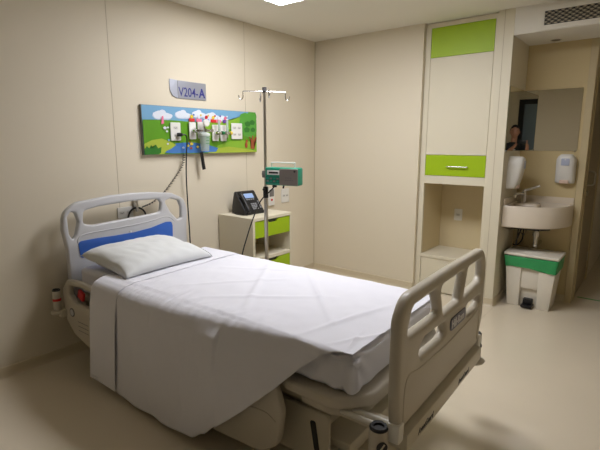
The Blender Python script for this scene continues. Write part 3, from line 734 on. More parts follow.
# raised shoulder ridge below the slot
up = [(-.40, .930)]+[(x, .925+.02*(x/.4)**2*1.0-.004) for x in (-.25, -.1, .05)]+[(.18, .935), (.28, .955), (.33, .95), (.36, .90)]
b = B(); b.tube(spline([(-.42, -.022, .84), (-.41, -.0215, .875), (-.36, -.0215, .893), (-.2, -.0215, .897), (0, -.0215, .902), (.15, -.0215, .912), (.27, -.0215, .928), (.33, -.0215, .915), (.37, -.020, .88)], 6), .005, seg=8); b.build('ridge', M['bed_light'], hbo)
bl = [(-.412, .735), (-.42, .835), (-.405, .85), (-.30, .852), (-.15, .848), (0, .848), (.15, .860), (.28, .886), (.335, .882), (.345, .85), (.342, .76), (.31, .725)]
b = B(); b.add(plate(fillet(bl, .02, 4), [], .005, .0015, 'xz', -.0245)); b.build('blue_panel', M['blue'], hbo, label='blue insert of the headboard')
b = B(); b.box((-.035, -.028, .850), (-.02, -.022, .862), bev=.001); b.build('small_clip', M['white_pl'], hbo)

# footboard
FY = -2.37
fo = [(-.490, .468), (-.505, .60), (-.508, .90), (-.445, .978), (0, .984), (.465, .980), (.526, .90), (.522, .60), (.455, .468)]
fo = fillet(fo, [.03, .2, .10, .10, .1, .10, .10, .2, .05], 8)
o1 = fillet([(-.452, .822), (-.405, .926), (-.180, .930), (-.130, .828), (-.14, .816)], [.03, .04, .03, .02, .01], 5)
o2 = fillet([(-.082, .798), (-.130, .930), (.180, .930), (.125, .798)], [.02, .03, .03, .02], 5)
o3 = fillet([(.175, .798), (.222, .930), (.458, .928), (.470, .832), (.44, .812)], [.02, .03, .04, .03, .02], 5)
l1 = fillet([(-.320, .695), (-.325, .735), (-.28, .765), (-.05, .752), (-.03, .70), (-.08, .688)], .022, 5)
l2 = fillet([(.235, .688), (.230, .735), (.27, .742), (.455, .735), (.455, .695), (.41, .680)], .018, 5)
fbm = plate(fo, [o1, o2, o3, l1, l2], .046, .018, 'xz', FY)
b = B(); b.add(fbm); fb = b.build('footboard', M['bed_beige'], bed, angle=45)
# raised lower panel contour
b = B(); b.tube(spline([(-.46, FY-.0235, .50), (-.44, FY-.0225, .66), (-.30, FY-.0225, .655), (0, FY-.0225, .645), (.30, FY-.0225, .655), (.44, FY-.0225, .66), (.43, FY-.0235, .50)], 8), .003, seg=6); b.build('panel_edge', M['bed_beige'], fb)
b = B(); b.add(plate(fillet([(.0, .690), (.205, .690), (.205, .748), (.0, .748)], .022, 5), [], .006, .0015, 'xz', FY-.0245)); lg = b.build('logo_plate', M['logo'], fb)
b = B(); t = text_bm('Hill-Rom', .050, .0006, .0014)
bmesh.ops.transform(t, matrix=basis((1, 0, 0), (0, 0, 1), (0, -1, 0), (.014, FY-.028, .703)) @ Matrix.Diagonal((.90, 1, 1, 1)), verts=t.verts); b.add(t); b.build('logo_lettering', M['logo_t'], lg, smooth=False)
# end bar below the footboard
b = B(); b.box((-.46, FY-.045, .385), (.46, FY+.028, .455), bev=.006); eb = b.build('end_bar', M['bed_frame'], bed)
for xo in (-.36, .10):
    b = B(); t = text_bm('AvantGuard', .034, .0006, .0006, shear=.3)
    bmesh.ops.transform(t, matrix=basis((1, 0, 0), (0, 0, 1), (0, -1, 0), (xo, FY-.0456, .402)) @ Matrix.Diagonal((.9, 1, 1, 1)), verts=t.verts); b.add(t); b.build('bar_lettering', M['dark'], eb, smooth=False)
b = B(); b.box((-.503, FY-.030, .43), (-.456, FY+.02, .505), bev=.008); b.build('corner_bracket', mat('pale_bracket', (236, 234, 226), .35), bed)
b = B(); b.box((.456, FY-.030, .43), (.503, FY+.02, .505), bev=.008); b.build('corner_bracket', mat('pale_bracket', (236, 234, 226), .35), bed)
def bumper(x, y, dz=0, q=1):
    b = B(); b.lathe([(.032*q, .345+dz), (.035*q, .35+dz), (.036*q, .47+dz), (.034*q, .478+dz)], (x, y, 0)); p = b.build('corner_post', M['bed_beige'], bed)
    b = B(); b.lathe([(.022*q, .474+dz), (.034*q, .478+dz), (.035*q, .484+dz), (.030*q, .490+dz), (.020*q, .487+dz), (.018*q, .4795+dz)], (x, y, 0)); b.build('post_socket', M['dark_m'], p)
    b = B(); b.lathe([(.03*q, .318+dz), (.056*q, .322+dz), (.060*q, .330+dz), (.056*q, .338+dz), (.03*q, .346+dz)], (x, y, 0)); b.build('bumper_disc', M['bed_beige'], p)
    if y > -1:
        b = B(); b.lathe([(.0365*q, .41+dz), (.0372*q, .412+dz), (.0372*q, .425+dz), (.0365*q, .427+dz)], (x, y, 0)); b.build('red_band', M['red'], p); return
    s = -1 if y < -1 else 1
    a = Matrix.Translation((x-.026, y-.028 if y < -1 else y-.028, .425)) @ Matrix.Rotation(math.radians(-43), 4, 'Z')
    t = bmesh.new(); bmesh.ops.create_cone(t, cap_ends=True, segments=20, radius1=.021, radius2=.021, depth=.003)
    bmesh.ops.transform(t, matrix=a @ Matrix.Rotation(PI/2, 4, 'X'), verts=t.verts); b = B(); b.add(t, M['dark'])
    b.box((-.003, -.0035, -.015), (.003, -.0015, .015), M['bed_frame'], rot=Matrix.Rotation(.6, 3, 'Y'), mtx=a)
    b.build('pole_symbol', None, p)
bumper(-.512, FY+.045); bumper(.545, FY+.015); bumper(-.50, -.035) if False else bumper(-.56, .05, .05, .72); bumper(.56, .05, .05, .72)
# deck
b = B()
dk = fillet([(-.445, -.05), (-.445, -1.80), (-.485, -1.86), (-.49, -2.12), (-.37, -2.225), (.37, -2.225), (.49, -2.12), (.495, -1.86), (.445, -1.80), (.445, -.05)], [.02, .03, .03, .12, .12, .12, .12, .03, .03, .02], 6)
b.add(plate(dk, [], .055, .015, 'xy', .478)); b.build('deck', M['bed_beige'], bed, angle=45)
b = B()
dl = fillet([(-.46, -1.92), (-.47, -2.10), (-.36, -2.20), (.36, -2.20), (.47, -2.10), (.46, -1.92)], [.03, .10, .10, .10, .10, .03], 6)
b.add(plate(dl, [], .05, .015, 'xy', .430)); b.build('deck_tray', M['bed_beige'], bed, angle=45)
# side frame and push rods at the foot
b = B()
for x in (-.36, .36): b.box((x-.022, -2.345, .36), (x+.022, .01, .415), bev=.004)
for y in (-.25, -1.2, -2.0): b.box((-.34, y-.03, .36), (.34, y+.03, .41), bev=.004)
b.build('frame', M['bed_frame'], bed)
rodm = mat('pale_rods', (222, 218, 206), .35)
for x in (-.44, -.40, .40, .44): B().cyl((x, -2.12, .432), (x, FY+.030, .432), .011).build('extension_rod', rodm, bed)
# head end brackets join headboard to frame
b = B()
for x in (-.36, .36): b.box((x-.03, -.04, .36), (x+.03, .02, .46), bev=.004)
b.box((-.56, .0, .35), (.56, .045, .40), bev=.005); b.build('head_bar', M['bed_frame'], bed)
# lower chassis, lift columns, casters
b = B(); b.box((-.33, -2.10, .13), (.33, -.20, .20), bev=.012); b.box((-.30, -1.75, .20), (.30, -.55, .26), bev=.02); b.build('chassis_cover', M['bed_frame'], bed)
for y in (-.55, -1.80):
    b = B(); b.box((-.27, y-.16, .20), (.27, y+.16, .355), bev=.02); lc = b.build('lift_column', M['bed_beige'], bed)
    if y < -1:
        for sd in (-1, 1):
            b = B(); b.add(plate(fillet([(-2.03, .11), (-1.60, .08), (-1.62, .34), (-2.03, .345)], .03, 4), [], .02, .006, 'yz', sd*.385)); so = b.build('side_cover', M['bed_frame'], lc)
        b = B(); b.add(plate(fillet([(-1.985, .15), (-1.955, .15), (-1.93, .29), (-1.96, .295)], .012, 4), [], .002, .0004, 'yz', -.3965)); b.build('cover_slot', M['dark'], lc)
        b = B(); b.cyl((-.3955, -1.72, .15), (-.3975, -1.72, .15), .018); b.build('cover_badge', M['grey'], lc)
for x in (-.36, .36):
    for y in (-.28, -2.03):
        b = B(); b.cyl((x-.02, y, .065), (x+.02, y, .065), .065, seg=28); b.cyl((x-.024, y, .065), (x+.024, y, .065), .02); cs = b.build('caster', M['dgrey'], bed)
        b = B(); b.box((x-.033, y-.03, .06), (x-.026, y+.03, .15), bev=.002); b.box((x+.026, y-.03, .06), (x+.033, y+.03, .15), bev=.002); b.box((x-.033, y-.04, .13), (x+.033, y+.04, .16), bev=.004); b.build('caster_fork', M['bed_frame'], cs)
# side rails
def rail_head(s):
    X = s*.505
    out = fillet([(.04, .43), (.045, .53), (-.03, .612), (-.20, .625), (-.78, .60), (-.86, .52), (-.84, .34), (-.72, .20), (-.34, .17), (-.08, .235), (.03, .33)], [.05, .06, .06, .05, .06, .08, .08, .08, .06, .08, .08], 6)
    hole = fillet([(-.045, .505), (-.055, .575), (-.20, .588), (-.72, .565), (-.76, .50), (-.60, .47), (-.25, .468), (-.12, .468)], .03, 5)
    b = B(); b.add(plate(out, [hole], .040, .014, 'yz', X)); r = b.build('side_rail', M['bed_beige'], bed, angle=45)
    b = B(); b.cyl((X+s*.020, -.075, .395), (X+s*.0225, -.075, .395), .030); b.build('control_ring', M['grey'], r)
    b = B(); b.cyl((X+s*.0222, -.075, .395), (X+s*.0235, -.075, .395), .022); b.build('control_button', M['bed_light'], r)
    b = B(); b.add(plate(fillet([(-.40, .26), (-.30, .26), (-.30, .42), (-.40, .42)], .015, 4), [], .003, .0008, 'yz', X+s*.0215)); b.build('keypad', M['logo'], r)
    b = B(); b.add(plate(fillet([(-.385, .275), (-.315, .275), (-.315, .405), (-.385, .405)], .010, 4), [], .002, .0005, 'yz', X+s*.0235)); b.build('keypad_face', M['bed_light'], r)
    b = B()
    for k in range(3): b.box((X+s*.0195-.001, -.27+.0*k, .345-.03*k), (X+s*.0205+.001, -.14, .349-.03*k))
    b.build('rail_print', M['grey'], r)
    b = B(); b.box((X-s*.012-.01, -.185, .49), (X-s*.012+.01, -.12, .55), bev=.006, rot=Matrix.Rotation(.4, 3, 'X')); b.build('release_handle', M['red'], r, label='red release handle')
    b = B(); b.box((min(X-s*.09, X-s*.022), -.55, .36), (max(X-s*.09, X-s*.022), -.35, .42), bev=.006); b.build('rail_arm', M['bed_frame'], r)
def rail_foot(s):
    X = s*.505
    out = fillet([(-1.02, .50), (-1.72, .52), (-1.84, .48), (-1.875, .36), (-1.85, .20), (-1.75, .12), (-1.45, .10), (-1.10, .12), (-.98, .22), (-.97, .40)], [.06, .08, .10, .10, .10, .08, .08, .08, .08, .08], 6)
    hole = fillet([(-1.08, .40), (-1.12, .46), (-1.35, .465), (-1.42, .40), (-1.30, .36), (-1.12, .36)], .03, 5)
    b = B(); b.add(plate(out, [hole], .040, .014, 'yz', X)); r = b.build('side_rail', M['bed_beige'], bed, angle=45)
    b = B(); b.tube(spline([(X+s*.0195, -1.48, .30), (X+s*.0195, -1.65, .325), (X+s*.0195, -1.78, .335), (X+s*.0195, -1.84, .31)], 8), .003, seg=6); b.build('moulded_line', M['bed_beige'], r)
    b = B(); b.box((min(X-s*.13, X-s*.022), -1.5, .36), (max(X-s*.13, X-s*.022), -1.3, .41), bev=.006); b.build('rail_arm', M['bed_frame'], r)
for s in (-1, 1): rail_head(s); rail_foot(s)

# ------------------------------------------------------------------ mattress, sheets, pillow
def surf(name, nu, nv, fn, m, parent=None, thick=.003, sub=0, label=None):
    t = bmesh.new(); g = [[t.verts.new(fn(i/nu, j/nv)) for j in range(nv+1)] for i in range(nu+1)]
    for i in range(nu):
        for j in range(nv): t.faces.new([g[i][j], g[i+1][j], g[i+1][j+1], g[i][j+1]])
    b = B(); b.add(t); o = b.build(name, m, parent, angle=180)
    if thick:
        md = o.modifiers.new('solid', 'SOLIDIFY'); md.thickness = thick; md.offset = 1
    if label: o['label'] = label
    return o
MZ0, MZ1 = .508, .685
t = bmesh.new(); bmesh.ops.create_cube(t, size=1)
bmesh.ops.subdivide_edges(t, edges=t.edges[:], cuts=70, use_grid_fill=True)
hx_, hy2, hz_, rr = .4425, 1.065, (MZ1-MZ0)/2, .035
for v in t.verts:
    p = Vector((math.copysign(abs(v.co.x*2)**.8, v.co.x)*hx_, v.co.y*2, v.co.z*2*hz_)); p.y = math.copysign(1-(1-abs(p.y))**1.0, p.y)*hy2
    q = Vector((max(-hx_+rr, min(hx_-rr, p.x)), max(-hy2+rr, min(hy2-rr, p.y)), max(-hz_+rr, min(hz_-rr, p.z))))
    d_ = p-q
    if d_.length > 1e-6: p = q+d_.normalized()*min(rr, max(abs(d_.x), abs(d_.y), abs(d_.z)))
    v.co = p+Vector((0, -1.115, (MZ0+MZ1)/2))
for v in t.verts:
    x, y, z = v.co
    n_ = noise.noise(Vector((x*5, y*5, z*9)))*.006
    foot = max(0, 1-abs(y+2.15)/.45)*max(0, min(1, (-x-.1)/.3))
    # gathered fabric folds fanning out from the near foot corner
    cx_, cy_ = x+.40, y+2.10
    an = math.atan2(z-MZ1-.02, (y+2.13) if abs(x) > .42 else (x+.46)*1.0+.001)
    fold = foot*max(0, 1-math.hypot(x+.44, y+2.14)/.40)*math.sin(an*13+2*noise.noise(Vector((x*4, y*4, z*6))))
    if z > MZ0+.01:
        if abs(x) > .41: v.co.x += math.copysign(n_*.6, x)+(-.016*fold-.006*foot if x < 0 else 0)
        if y < -2.12: v.co.y -= n_*.8+.006*fold
        if z > MZ1-.02: v.co.z += n_*.6+.008*fold-.004*foot
b = B(); b.add(t); mt = b.build('mattress', M['sheet'], None, angle=180); mt.location = BO; mt.rotation_euler = (0, 0, BR)
tag(mt, 'thick mattress in a white fitted sheet, visible at the pillow and at the foot corner', 'mattress')

EDGE = .4425
def section(a, y, lift):
    """arc-length a from the far hem -> point; near side hangs outside the rail"""
    FD = .145
    top = MZ1+.008+lift
    if a < FD: return Vector((EDGE+.012+.010*(1-a/FD), y, top-.02-(FD-a)))
    a -= FD
    Wd = 2*EDGE+.02
    if a < Wd:
        x = EDGE+.01-a
        ed = min(a, Wd-a); dz = -.022*max(0, 1-ed/.04)**2 if a < Wd/2 else 0
        return Vector((x, y, top+dz))
    a -= Wd
    F_ = ext(y); x0 = -EDGE-.01
    q_ = F_ > .06
    P = [(x0, top), (x0-F_*.45, top-.007), (x0-F_*.80, top-.022), (x0-F_*1.02, top-.045), (min(x0-.100, x0-F_*1.12) if q_ else x0-F_-.018, top-.085), (x0-.108-lift*.8 if q_ else x0-F_-.040, top-.15), (x0-.117-lift*.8 if q_ else min(x0-.115, x0-F_-.05), top-.32)]
    for (ax_, az_), (bx_, bz_) in zip(P, P[1:]):
        d_ = math.hypot(bx_-ax_, bz_-az_)
        if a < d_: k = a/d_; return Vector((ax_+(bx_-ax_)*k, y, az_+(bz_-az_)*k))
        a -= d_
    return Vector((P[-1][0]-.01*min(1, a/.3), y, P[-1][1]-a))
def ext(y):
    k = min(1, max(0, (-1.05-y)/.95)); k = k*k*(3-2*k)
    return .092+(.022-.092)*k
def len_to(y, z):
    lo, hi = 0, 1.2
    for _ in range(22):
        m_ = (lo+hi)/2
        if section(FD+WD+m_, y, 0).z > z: lo = m_
        else: hi = m_
    return lo
FD, WD = .145, 2*EDGE+.02
hem = [(-.30, .08), (-.42, .08), (-.54, .07), (-.66, .04), (-.80, .03), (-.97, .035), (-1.15, .035), (-1.33, .055), (-1.42, .10), (-1.50, .17), (-1.70, .34), (-1.85, .48), (-1.93, .565), (-1.99, .62)]
hem = [(y, len_to(y, z)) for y, z in hem]+[(-2.05, .03), (-2.10, .012), (-2.15, -.006), (-2.3, -.03)]
def hemf(y, tab=hem):
    if y >= tab[0][0]: return tab[0][1]
    for (a, p), (c, q) in zip(tab, tab[1:]):
        if c <= y <= a:
            k = (a-y)/(a-c); k = k*k*(3-2*k) if abs(p-q) < .05 else k
            return p+(q-p)*k
    return tab[-1][1]
Y0, Y1 = -.34, -2.17
def ridge(x, y, ax, ay, bx, by, wdt, h):
    A = Vector((ax, ay)); Bv = Vector((bx, by)); P_ = Vector((x, y)); d = Bv-A; t_ = max(0, min(1, (P_-A).dot(d)/d.length_squared))
    q = (P_-(A+d*t_)).length; return h*math.exp(-(q/wdt)**2)*math.sin(PI*min(1, max(0, .08+t_*.84)))
def pk(y, a):
    am = .0075*max(0, min(1, (y+1.85)/.3))*max(0, min(1, (-.55-y)/.15))
    return am*(.5-abs(noise.noise(Vector((y*21, a*5, 2))))*2.2)*(.6+.8*noise.noise(Vector((y*4, 1, 9))))
def sheet_fn(i, j):
    y = Y0+(Y1-Y0)*i
    Lh = FD+WD+hemf(y)
    a = Lh*j
    p = section(a, y, 0)
    q = Vector((p.x*3, y*3, 0))
    over = a-FD-WD
    if FD < a < FD+WD:      # top: soft wrinkles
        n_ = .0045*noise.noise(Vector((p.x*4+3, y*3.2, .3)))
        n_ += ridge(p.x, y, .35, -1.05, -.35, -1.50, .022, .010)+ridge(p.x, y, .38, -1.35, -.25, -1.95, .018, .008)+ridge(p.x, y, -.30, -.95, .15, -1.35, .016, .006)+ridge(p.x, y, -.36, -1.2, .05, -1.75, .020, .007)+ridge(p.x, y, -.42, -1.9, .12, -2.05, .018, .008)+ridge(p.x, y, .1, -.85, .36, -1.35, .015, .005)
        n_ += ridge(p.x, y, -.43, -2.05, -.15, -2.2, .012, .006)+ridge(p.x, y, -.42, -2.13, -.2, -2.08, .010, .006)
        near = max(0, 1-(FD+WD-a)/.16)
        n_ += near*pk(y, a)+.002*noise.noise(Vector((p.x*11, y*13, 7)))
        n_ += near*.0014*math.sin(y*95+6*noise.noise(Vector((0, y*6, 0))))*(1 if y > -1.75 else .4)
        p.z += n_+.003-.008*max(0, min(1, (-2.02-y)/.12))
    elif over > 0:
        k = min(1, over/.5); sm = min(1, over/.10)
        fold = .016*math.sin(y*7.5+1.4+over*2.2)+.016*noise.noise(Vector((y*3.5, over*2.0, 5)))
        fold += .014*math.exp(-((y+1.33+.55*(.64-over)*.8)/.07)**2)*k - .014*math.exp(-((y+.95-.5*(.64-over))/.08)**2)*k+.010*math.exp(-((y+1.62-.35*(.64-over))/.05)**2)*k
        out_ = -(fold*k+.004) if over > .10 else 0
        out_ = -(fold*k+.004)*max(0, min(1, (over-.04)/.12))
        p.x += min(out_, .006)
        pin = max(0, 1-over/.16)
        p.z += pin*pk(y, a)*1.2
        p.x -= .004*abs(noise.noise(Vector((y*12, over*5, 4))))
        p.z += pin*.0016*math.sin(y*95+6*noise.noise(Vector((0, y*6, 0))))*(1 if y > -1.75 else .4)
        if y < -1.75: # gathered near foot
            g_ = min(1, (-1.75-y)/.25); p.x += .010*g_*math.sin(over*60+y*20)*.5+.012*g_*min(1, over/.13)
    p.y -= .10*max(0, 1-i/.35)*min(1, max(0, (a-FD)/WD))
    p.y += .075*max(0, over)*max(0, 1-i/.35)
    return p
sh = surf('top_sheet', 260, 150, sheet_fn, M['sheet'], None, .002)
sh.location = BO; sh.rotation_euler = (0, 0, BR)
tag(sh, 'white top sheet over the bed, hanging almost to the floor on the near side', 'bed sheet')
hem_c = [(-.34, .635), (-.36, .645), (-.50, .66), (-.615, .668)]
CY_0, CY_1 = -.315, -.60
def cuff_fn(i, j):
    y = CY_0+(CY_1-CY_0)*i
    nearhem = len_to(y, .065)+.012
    Lh = FD*.9+WD+nearhem; a = FD*.1+Lh*j
    # cuff runs slightly askew (wider towards the near side)
    p = section(a, y, .0045)
    over = a-FD-WD
    if FD < a < FD+WD:
        p.z += .0045*noise.noise(Vector((p.x*4+3, y*3.2, .3)))+.003+.002*noise.noise(Vector((p.x*9, y*9, 2)))
    elif over > 0:
        p.x -= .004+.004*math.sin(y*9+over*3)*min(1, over/.4)*.6
    p.y += .075*max(0, over)
    if j > 0: # bed-wide skew of the lower edge
        p.y -= .105*min(1, max(0, (a-FD)/WD))+.0*i-.0
        p.y -= .07*i*(1-min(1, max(0, (a-FD)/WD)))
    return p
cf = surf('folded_cuff', 30, 150, cuff_fn, M['sheet'], sh, .002, label='folded-back end of the sheet near the pillow')

# pillow
pil = bmesh.new(); NP = 44
def pl_fn(u, v, s):
    x = (u-.5)*2; y = (v-.5)*2
    w_, d_ = .340, .262
    pin = 1-.10*(1-abs(x)**2)*abs(y)**4*.8-.0
    k = max(0, (1-abs(x)**4))**.5*max(0, (1-abs(y)**3.6))**.5
    px = x*w_*(1-.07*(1-y*y)*abs(x)**3); py = y*d_*(1-.09*(1-x*x)*abs(y)**3)
    h = (.088 if s > 0 else .05)*k
    wr = (.006*noise.noise(Vector((x*3, y*3, s*2)))+.005*noise.noise(Vector((x*7+y*2, y*4, s*5))))*min(1, k*2)
    return Vector((px, py, s*h+wr))
gt = [[pil.verts.new(pl_fn(i/NP, j/NP, 1)) for j in range(NP+1)] for i in range(NP+1)]
gb = [[gt[i][j] if i in (0, NP) or j in (0, NP) else pil.verts.new(pl_fn(i/NP, j/NP, -1)*1.0) for j in range(NP+1)] for i in range(NP+1)]
for i in range(NP):
    for j in range(NP):
        pil.faces.new([gt[i][j], gt[i+1][j], gt[i+1][j+1], gt[i][j+1]]); pil.faces.new([gb[i][j], gb[i][j+1], gb[i+1][j+1], gb[i+1][j]])
b = B(); b.add(pil); pw = b.build('pillow', M['pillow'], None, angle=180)
tag(pw, 'soft white pillow leaning on the headboard end of the mattress', 'pillow')
PM = Matrix.Translation((-2.555, -.515, .742)) @ Matrix.Rotation(math.radians(2), 4, 'Z') @ Matrix.Rotation(math.radians(7), 4, 'X')
for v in pw.data.vertices:
    c_ = PM @ v.co
    fl = .692+(.016 if c_.y < -.46 else 0); c_.z = fl+(c_.z-fl if c_.z > fl else 0)
    v.co = c_
b = B()
flap = [PM @ (pl_fn(.985, j/NP, 1)+Vector((.004, 0, .004))) for j in range(NP+1)]
b.tube(flap, .004, seg=6); b.build('open_hem', M['pillow'], pw)

# ------------------------------------------------------------------ the photographer
CAMP = Vector((-4.243, -3.197, 1.506)); yaw = math.radians(38.8)
man = empty('person', (CAMP.x, CAMP.y, 0), 'man in a dark grey T-shirt holding up a phone, seen in the alcove mirror', 'person')
Fh = Vector((math.cos(yaw), math.sin(yaw), 0)); Rh = Vector((math.sin(yaw), -math.cos(yaw), 0)); Up = Vector((0, 0, 1))
# he faces the mirror corner (direction from camera to alcove corner)
fd = Vector((ALX-CAMP.x, ALY-CAMP.y, 0)).normalized(); rd = Vector((fd.y, -fd.x, 0))
man.rotation_euler = (0, 0, math.atan2(fd.y, fd.x)-PI/2)   # local +y forward, +x his right
def skin_mesh(name, chains, m, parent, sub=2, root=0):
    vs, es, rs = [], [], []
    idx = {}
    for ch in chains:
        prev = None
        for key, co, r in ch:
            if key is not None and key in idx: k = idx[key]
            else:
                k = len(vs); vs.append(co); rs.append(r)
                if key is not None: idx[key] = k
            if prev is not None: es.append((prev, k))
            prev = k
    me = bpy.data.meshes.new(name); me.from_pydata(vs, es, [])
    o = bpy.data.objects.new(name, me); COL.objects.link(o)
    sk = o.modifiers.new('skin', 'SKIN'); sk.use_smooth_shade = True
    for k, r in enumerate(rs):
        d = me.skin_vertices[0].data[k]; d.radius = r if isinstance(r, tuple) else (r, r); d.use_root = (k == root)
    if sub: sb = o.modifiers.new('sub', 'SUBSURF'); sb.levels = sub; sb.render_levels = sub
    dg = bpy.context.evaluated_depsgraph_get(); dg.update()
    m2_ = bpy.data.meshes.new_from_object(o.evaluated_get(dg)); bpy.data.objects.remove(o); bpy.data.meshes.remove(me)
    bm = bmesh.new(); bm.from_mesh(m2_); bpy.data.meshes.remove(m2_)
    return bm
# local frame: origin on floor below the camera; phone at y~-.015, body behind (negative y); his head is to his right (+x)
hx, hy_ = .145, -.33
J = dict(pel=(hx+.02, hy_-.06, .98), ch=(hx+.01, hy_-.05, 1.32), nk=(hx, hy_-.03, 1.53), hd=(hx-.005, hy_+.0, 1.60))
body = []
for s in (-1, 1):
    body.append([('pel', J['pel'], (.10, .08)), (None, (hx+.02+s*.09, hy_-.06, .88), .075), (None, (hx+.02+s*.095, hy_-.05, .50), .052), (None, (hx+.02+s*.115, hy_-.08, .10), .042), (None, (hx+.02+s*.12, hy_-.01, .04), .04), (None, (hx+.02+s*.125, hy_+.09, .035), .032)])
body.append([('pel', J['pel'], (.10, .08)), (None, (hx+.015, hy_-.06, 1.14), (.09, .07)), ('ch', J['ch'], (.08, .06)), ('sh', (hx+.005, hy_-.06, 1.40), (.055, .05)), ('nk', J['nk'], .045), ('hd', J['hd'], .046)])
arms = {}
for s in (-1, 1):
    sho = (hx+s*.185, hy_-.05, 1.425); elb = (hx+s*.235-.02, hy_+.08, 1.17); wr = (s*.105, -.075, 1.44)
    body.append([('sh', (hx+.005, hy_-.06, 1.40), (.055, .05)), (None, sho, .060), (None, tuple(Vector(sho).lerp(Vector(elb), .5)), .056), (None, elb, .046), (None, tuple(Vector(elb).lerp(Vector(wr), .5)), .042), (None, wr, .030), (None, (s*.088, -.045, 1.475), (.030, .020))])
bb = skin_mesh('body', body, None, man, 2)
B_ = B(); B_.add(bb)
def loft(b, secs, n=28):
    t = bmesh.new(); rings = []
    for cx0, cy0, z, rx, ry in secs:
        rings.append([t.verts.new((cx0+rx*math.copysign(abs(math.cos(2*PI*k/n))**.85, math.cos(2*PI*k/n)), cy0+ry*math.copysign(abs(math.sin(2*PI*k/n))**.85, math.sin(2*PI*k/n)), z)) for k in range(n)])
    for a, c in zip(rings, rings[1:]):
        for k in range(n): t.faces.new([a[k], a[(k+1) % n], c[(k+1) % n], c[k]])
    t.faces.new(rings[0][::-1]); t.faces.new(rings[-1]); b.add(t)
tx, ty = hx+.012, hy_-.055
loft(B_, [(tx, ty, .92, .145, .095), (tx, ty, 1.15, .145, .095), (tx, ty, 1.32, .170, .105), (tx, ty, 1.42, .165, .085), (tx-.004, ty+.008, 1.475, .09, .065), (hx-.002, hy_-.035, 1.51, .058, .058), (hx-.006, hy_-.022, 1.60, .054, .056), (hx-.010, hy_-.010, 1.67, .054, .058)])
# head
t = bmesh.new(); bmesh.ops.create_uvsphere(t, u_segments=32, v_segments=24, radius=1)
hc = Vector((hx-.01, hy_+.01, 1.705))
for v in t.verts:
    x, y, z = v.co
    sx, sy, sz = .085, .104, .130
    if z < 0: sx *= 1-.28*z*z; sy *= 1-.10*z*z
    p = Vector((x*sx, y*sy, z*sz))
    if y > .5:   # brow / eye sockets / chin
        for ex in (-.032, .032):
            d = math.hypot(p.x-ex, p.z-.005); p.y -= .010*math.exp(-(d/.014)**2)
        d = math.hypot(p.x/.5, (p.z+.062)/1.0); p.y -= .003*math.exp(-(d/.012)**2)
        p.y += .006*math.exp(-((p.z+.10)/.02)**2)*math.exp(-(p.x/.03)**2)
        # nose
        zz = max(0, min(1, (.012-p.z)/.05)) if p.z > -.04 else 0
        p.y += .024*zz*math.exp(-(p.x/(.007+.006*zz))**2)
    v.co = p+hc
B_.add(t)
for s in (-1, 1):   # ears
    t = bmesh.new(); bmesh.ops.create_uvsphere(t, u_segments=12, v_segments=10, radius=1)
    for v in t.verts: v.co = Vector((v.co.x*.010, v.co.y*.018, v.co.z*.032))+hc+Vector((s*.085, -.008, -.008))
    B_.add(t)
    # fingers around the phone, thumb behind
    for k in range(4):
        z0 = 1.485+.0+(.052-.018*k) if False else 1.535-.019*k
        Lf = (.9, 1.0, .94, .78)[k]
        ch = [[(None, (s*.090, -.050, z0-.012), .0095), (None, (s*.100, -.020, z0), .0090), (None, (s*(.098-.006*Lf), .000, z0+.002), .0082), (None, (s*(.092-.012*Lf), .006, z0+.003), .0070)]]
        B_.add(skin_mesh('f', ch, None, None, 1))
    B_.add(skin_mesh('f', [[(None, (s*.088, -.050, 1.475), .012), (None, (s*.070, -.045, 1.472), .011), (None, (s*.052, -.034, 1.482), .009), (None, (s*.040, -.031, 1.492), .008)]], None, None, 1))
B_.build('body', M['skin'], man, angle=80)
# eyes & mouth
b = B()
for ex in (-.032, .032):
    t = bmesh.new(); bmesh.ops.create_uvsphere(t, u_segments=12, v_segments=8, radius=.0115); bmesh.ops.translate(t, verts=t.verts, vec=hc+Vector((ex, .076, .004))); b.add(t, M['white_pl'])
    b.cyl(hc+Vector((ex, .084, .002)), hc+Vector((ex, .0885, .002)), .005, m=M['dark'], seg=10)
    b.box(hc+Vector((ex-.016, .083, .021)), hc+Vector((ex+.016, .091, .027)), M['hair'], bev=.002)
b.build('eyes', None, man)
b = B(); b.box(hc+Vector((-.022, .076, -.068)), hc+Vector((.022, .087, -.058)), bev=.004); b.build('mouth', mat('lips', (150, 84, 72), .5), man)
t = bmesh.new(); bmesh.ops.create_uvsphere(t, u_segments=32, v_segments=24, radius=1)
dele = []
for v in t.verts:
    x, y, z = v.co
    if z < .45*max(0, y)+.05*0-(.35 if y < .2 else -.12) : dele.append(v)
    w_ = 1+.03*noise.noise(Vector((x*6, y*6, z*6)))
    v.co = Vector((x*.091*w_, y*.110*w_-.006, z*.139*w_+.004))+hc
bmesh.ops.delete(t, geom=dele, context='VERTS')
b = B(); b.add(t); b.build('hair', M['hair'], man)
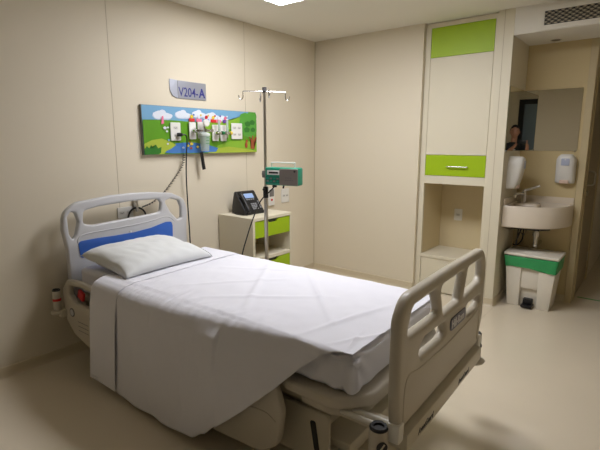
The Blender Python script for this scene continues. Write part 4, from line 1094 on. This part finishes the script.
# T-shirt, trousers, shoes: fuller skins over the body
b = B(); loft(b, [(tx, ty, .885, .176, .128), (tx, ty, .90, .178, .130), (tx, ty, 1.02, .168, .122), (tx, ty, 1.16, .172, .122), (tx, ty, 1.32, .194, .128), (tx, ty, 1.40, .196, .112), (tx, ty, 1.445, .165, .095), (tx-.002, ty+.006, 1.48, .110, .080), (tx-.005, ty+.012, 1.502, .075, .070), (tx-.006, ty+.014, 1.506, .066, .064)])
for s_ in (-1, 1):
    sho = Vector((hx+s_*.155, hy_-.05, 1.425)); elb = Vector((hx+s_*.235-.02, hy_+.08, 1.17))
    b.tube([sho-Vector((s_*.05, 0, -.005)), sho, sho.lerp(elb, .25), sho.lerp(elb, .45), sho.lerp(elb, .62)], [.060, .072, .076, .071, .069], seg=20)
b.build('t_shirt', M['shirt'], man, angle=80)
b = B(); b.box((hx-.045, hy_+.070, 1.335), (hx+.065, hy_+.078, 1.365), bev=.002); b.build('shirt_bar', M['white_pl'], man)  # small white bar across the shirt front
b = B(); loft(b, [(tx, ty, .80, .150, .110), (tx, ty, .84, .168, .120), (tx, ty, .94, .166, .118), (tx, ty, 1.0, .155, .110)])
for s_ in (-1, 1):
    b.tube([(tx+s_*.080, ty, .90), (tx+s_*.088, ty, .78), (tx+s_*.10, ty+.01, .50), (tx+s_*.112, ty-.01, .30), (tx+s_*.12, ty-.02, .07)], [.088, .092, .070, .060, .055], seg=22)
b.build('trousers', M['jeans'], man, angle=80)
for s in (-1, 1):
    x = hx+.02+s*.12
    b = B(); b.add(skin_mesh('sh', [[(None, (x, hy_-.13, .045), .045), (None, (x, hy_-.03, .05), .05), (None, (x, hy_+.08, .04), .042), (None, (x, hy_+.14, .035), .034)]], None, None, 2))
    for v in b.bm.verts: v.co.z = max(v.co.z, .002)
    b.build('shoe', M['dark'], man)
# phone held in landscape just behind the lens
mp = B().box((-.078, -.012, -.037), (.078, -.004, .037), bev=.003).build('mobile_phone', M['dark'], None)
mp.location = CAMP-fd*.012; mp.rotation_euler = man.rotation_euler
tag(mp, 'black mobile phone held up in both hands by the man in the mirror', 'mobile phone')

# ------------------------------------------------------------------ camera
cam = bpy.data.cameras.new('camera'); co = bpy.data.objects.new('camera', cam); COL.objects.link(co)
co.location = CAMP; cam.lens = 452/600*36; cam.sensor_width = 36; cam.clip_start = .02
p_ = math.radians(10.4)
co.rotation_euler = (PI/2-p_, 0, yaw-PI/2)
SC.camera = co
w = bpy.data.worlds.new('world'); SC.world = w; w.use_nodes = True
w.node_tree.nodes['Background'].inputs[0].default_value = (.02, .022, .03, 1); w.node_tree.nodes['Background'].inputs[1].default_value = .2
SC.view_settings.view_transform = 'Standard'; SC.view_settings.look = 'None'; SC.view_settings.gamma = 1; SC.view_settings.exposure = 0
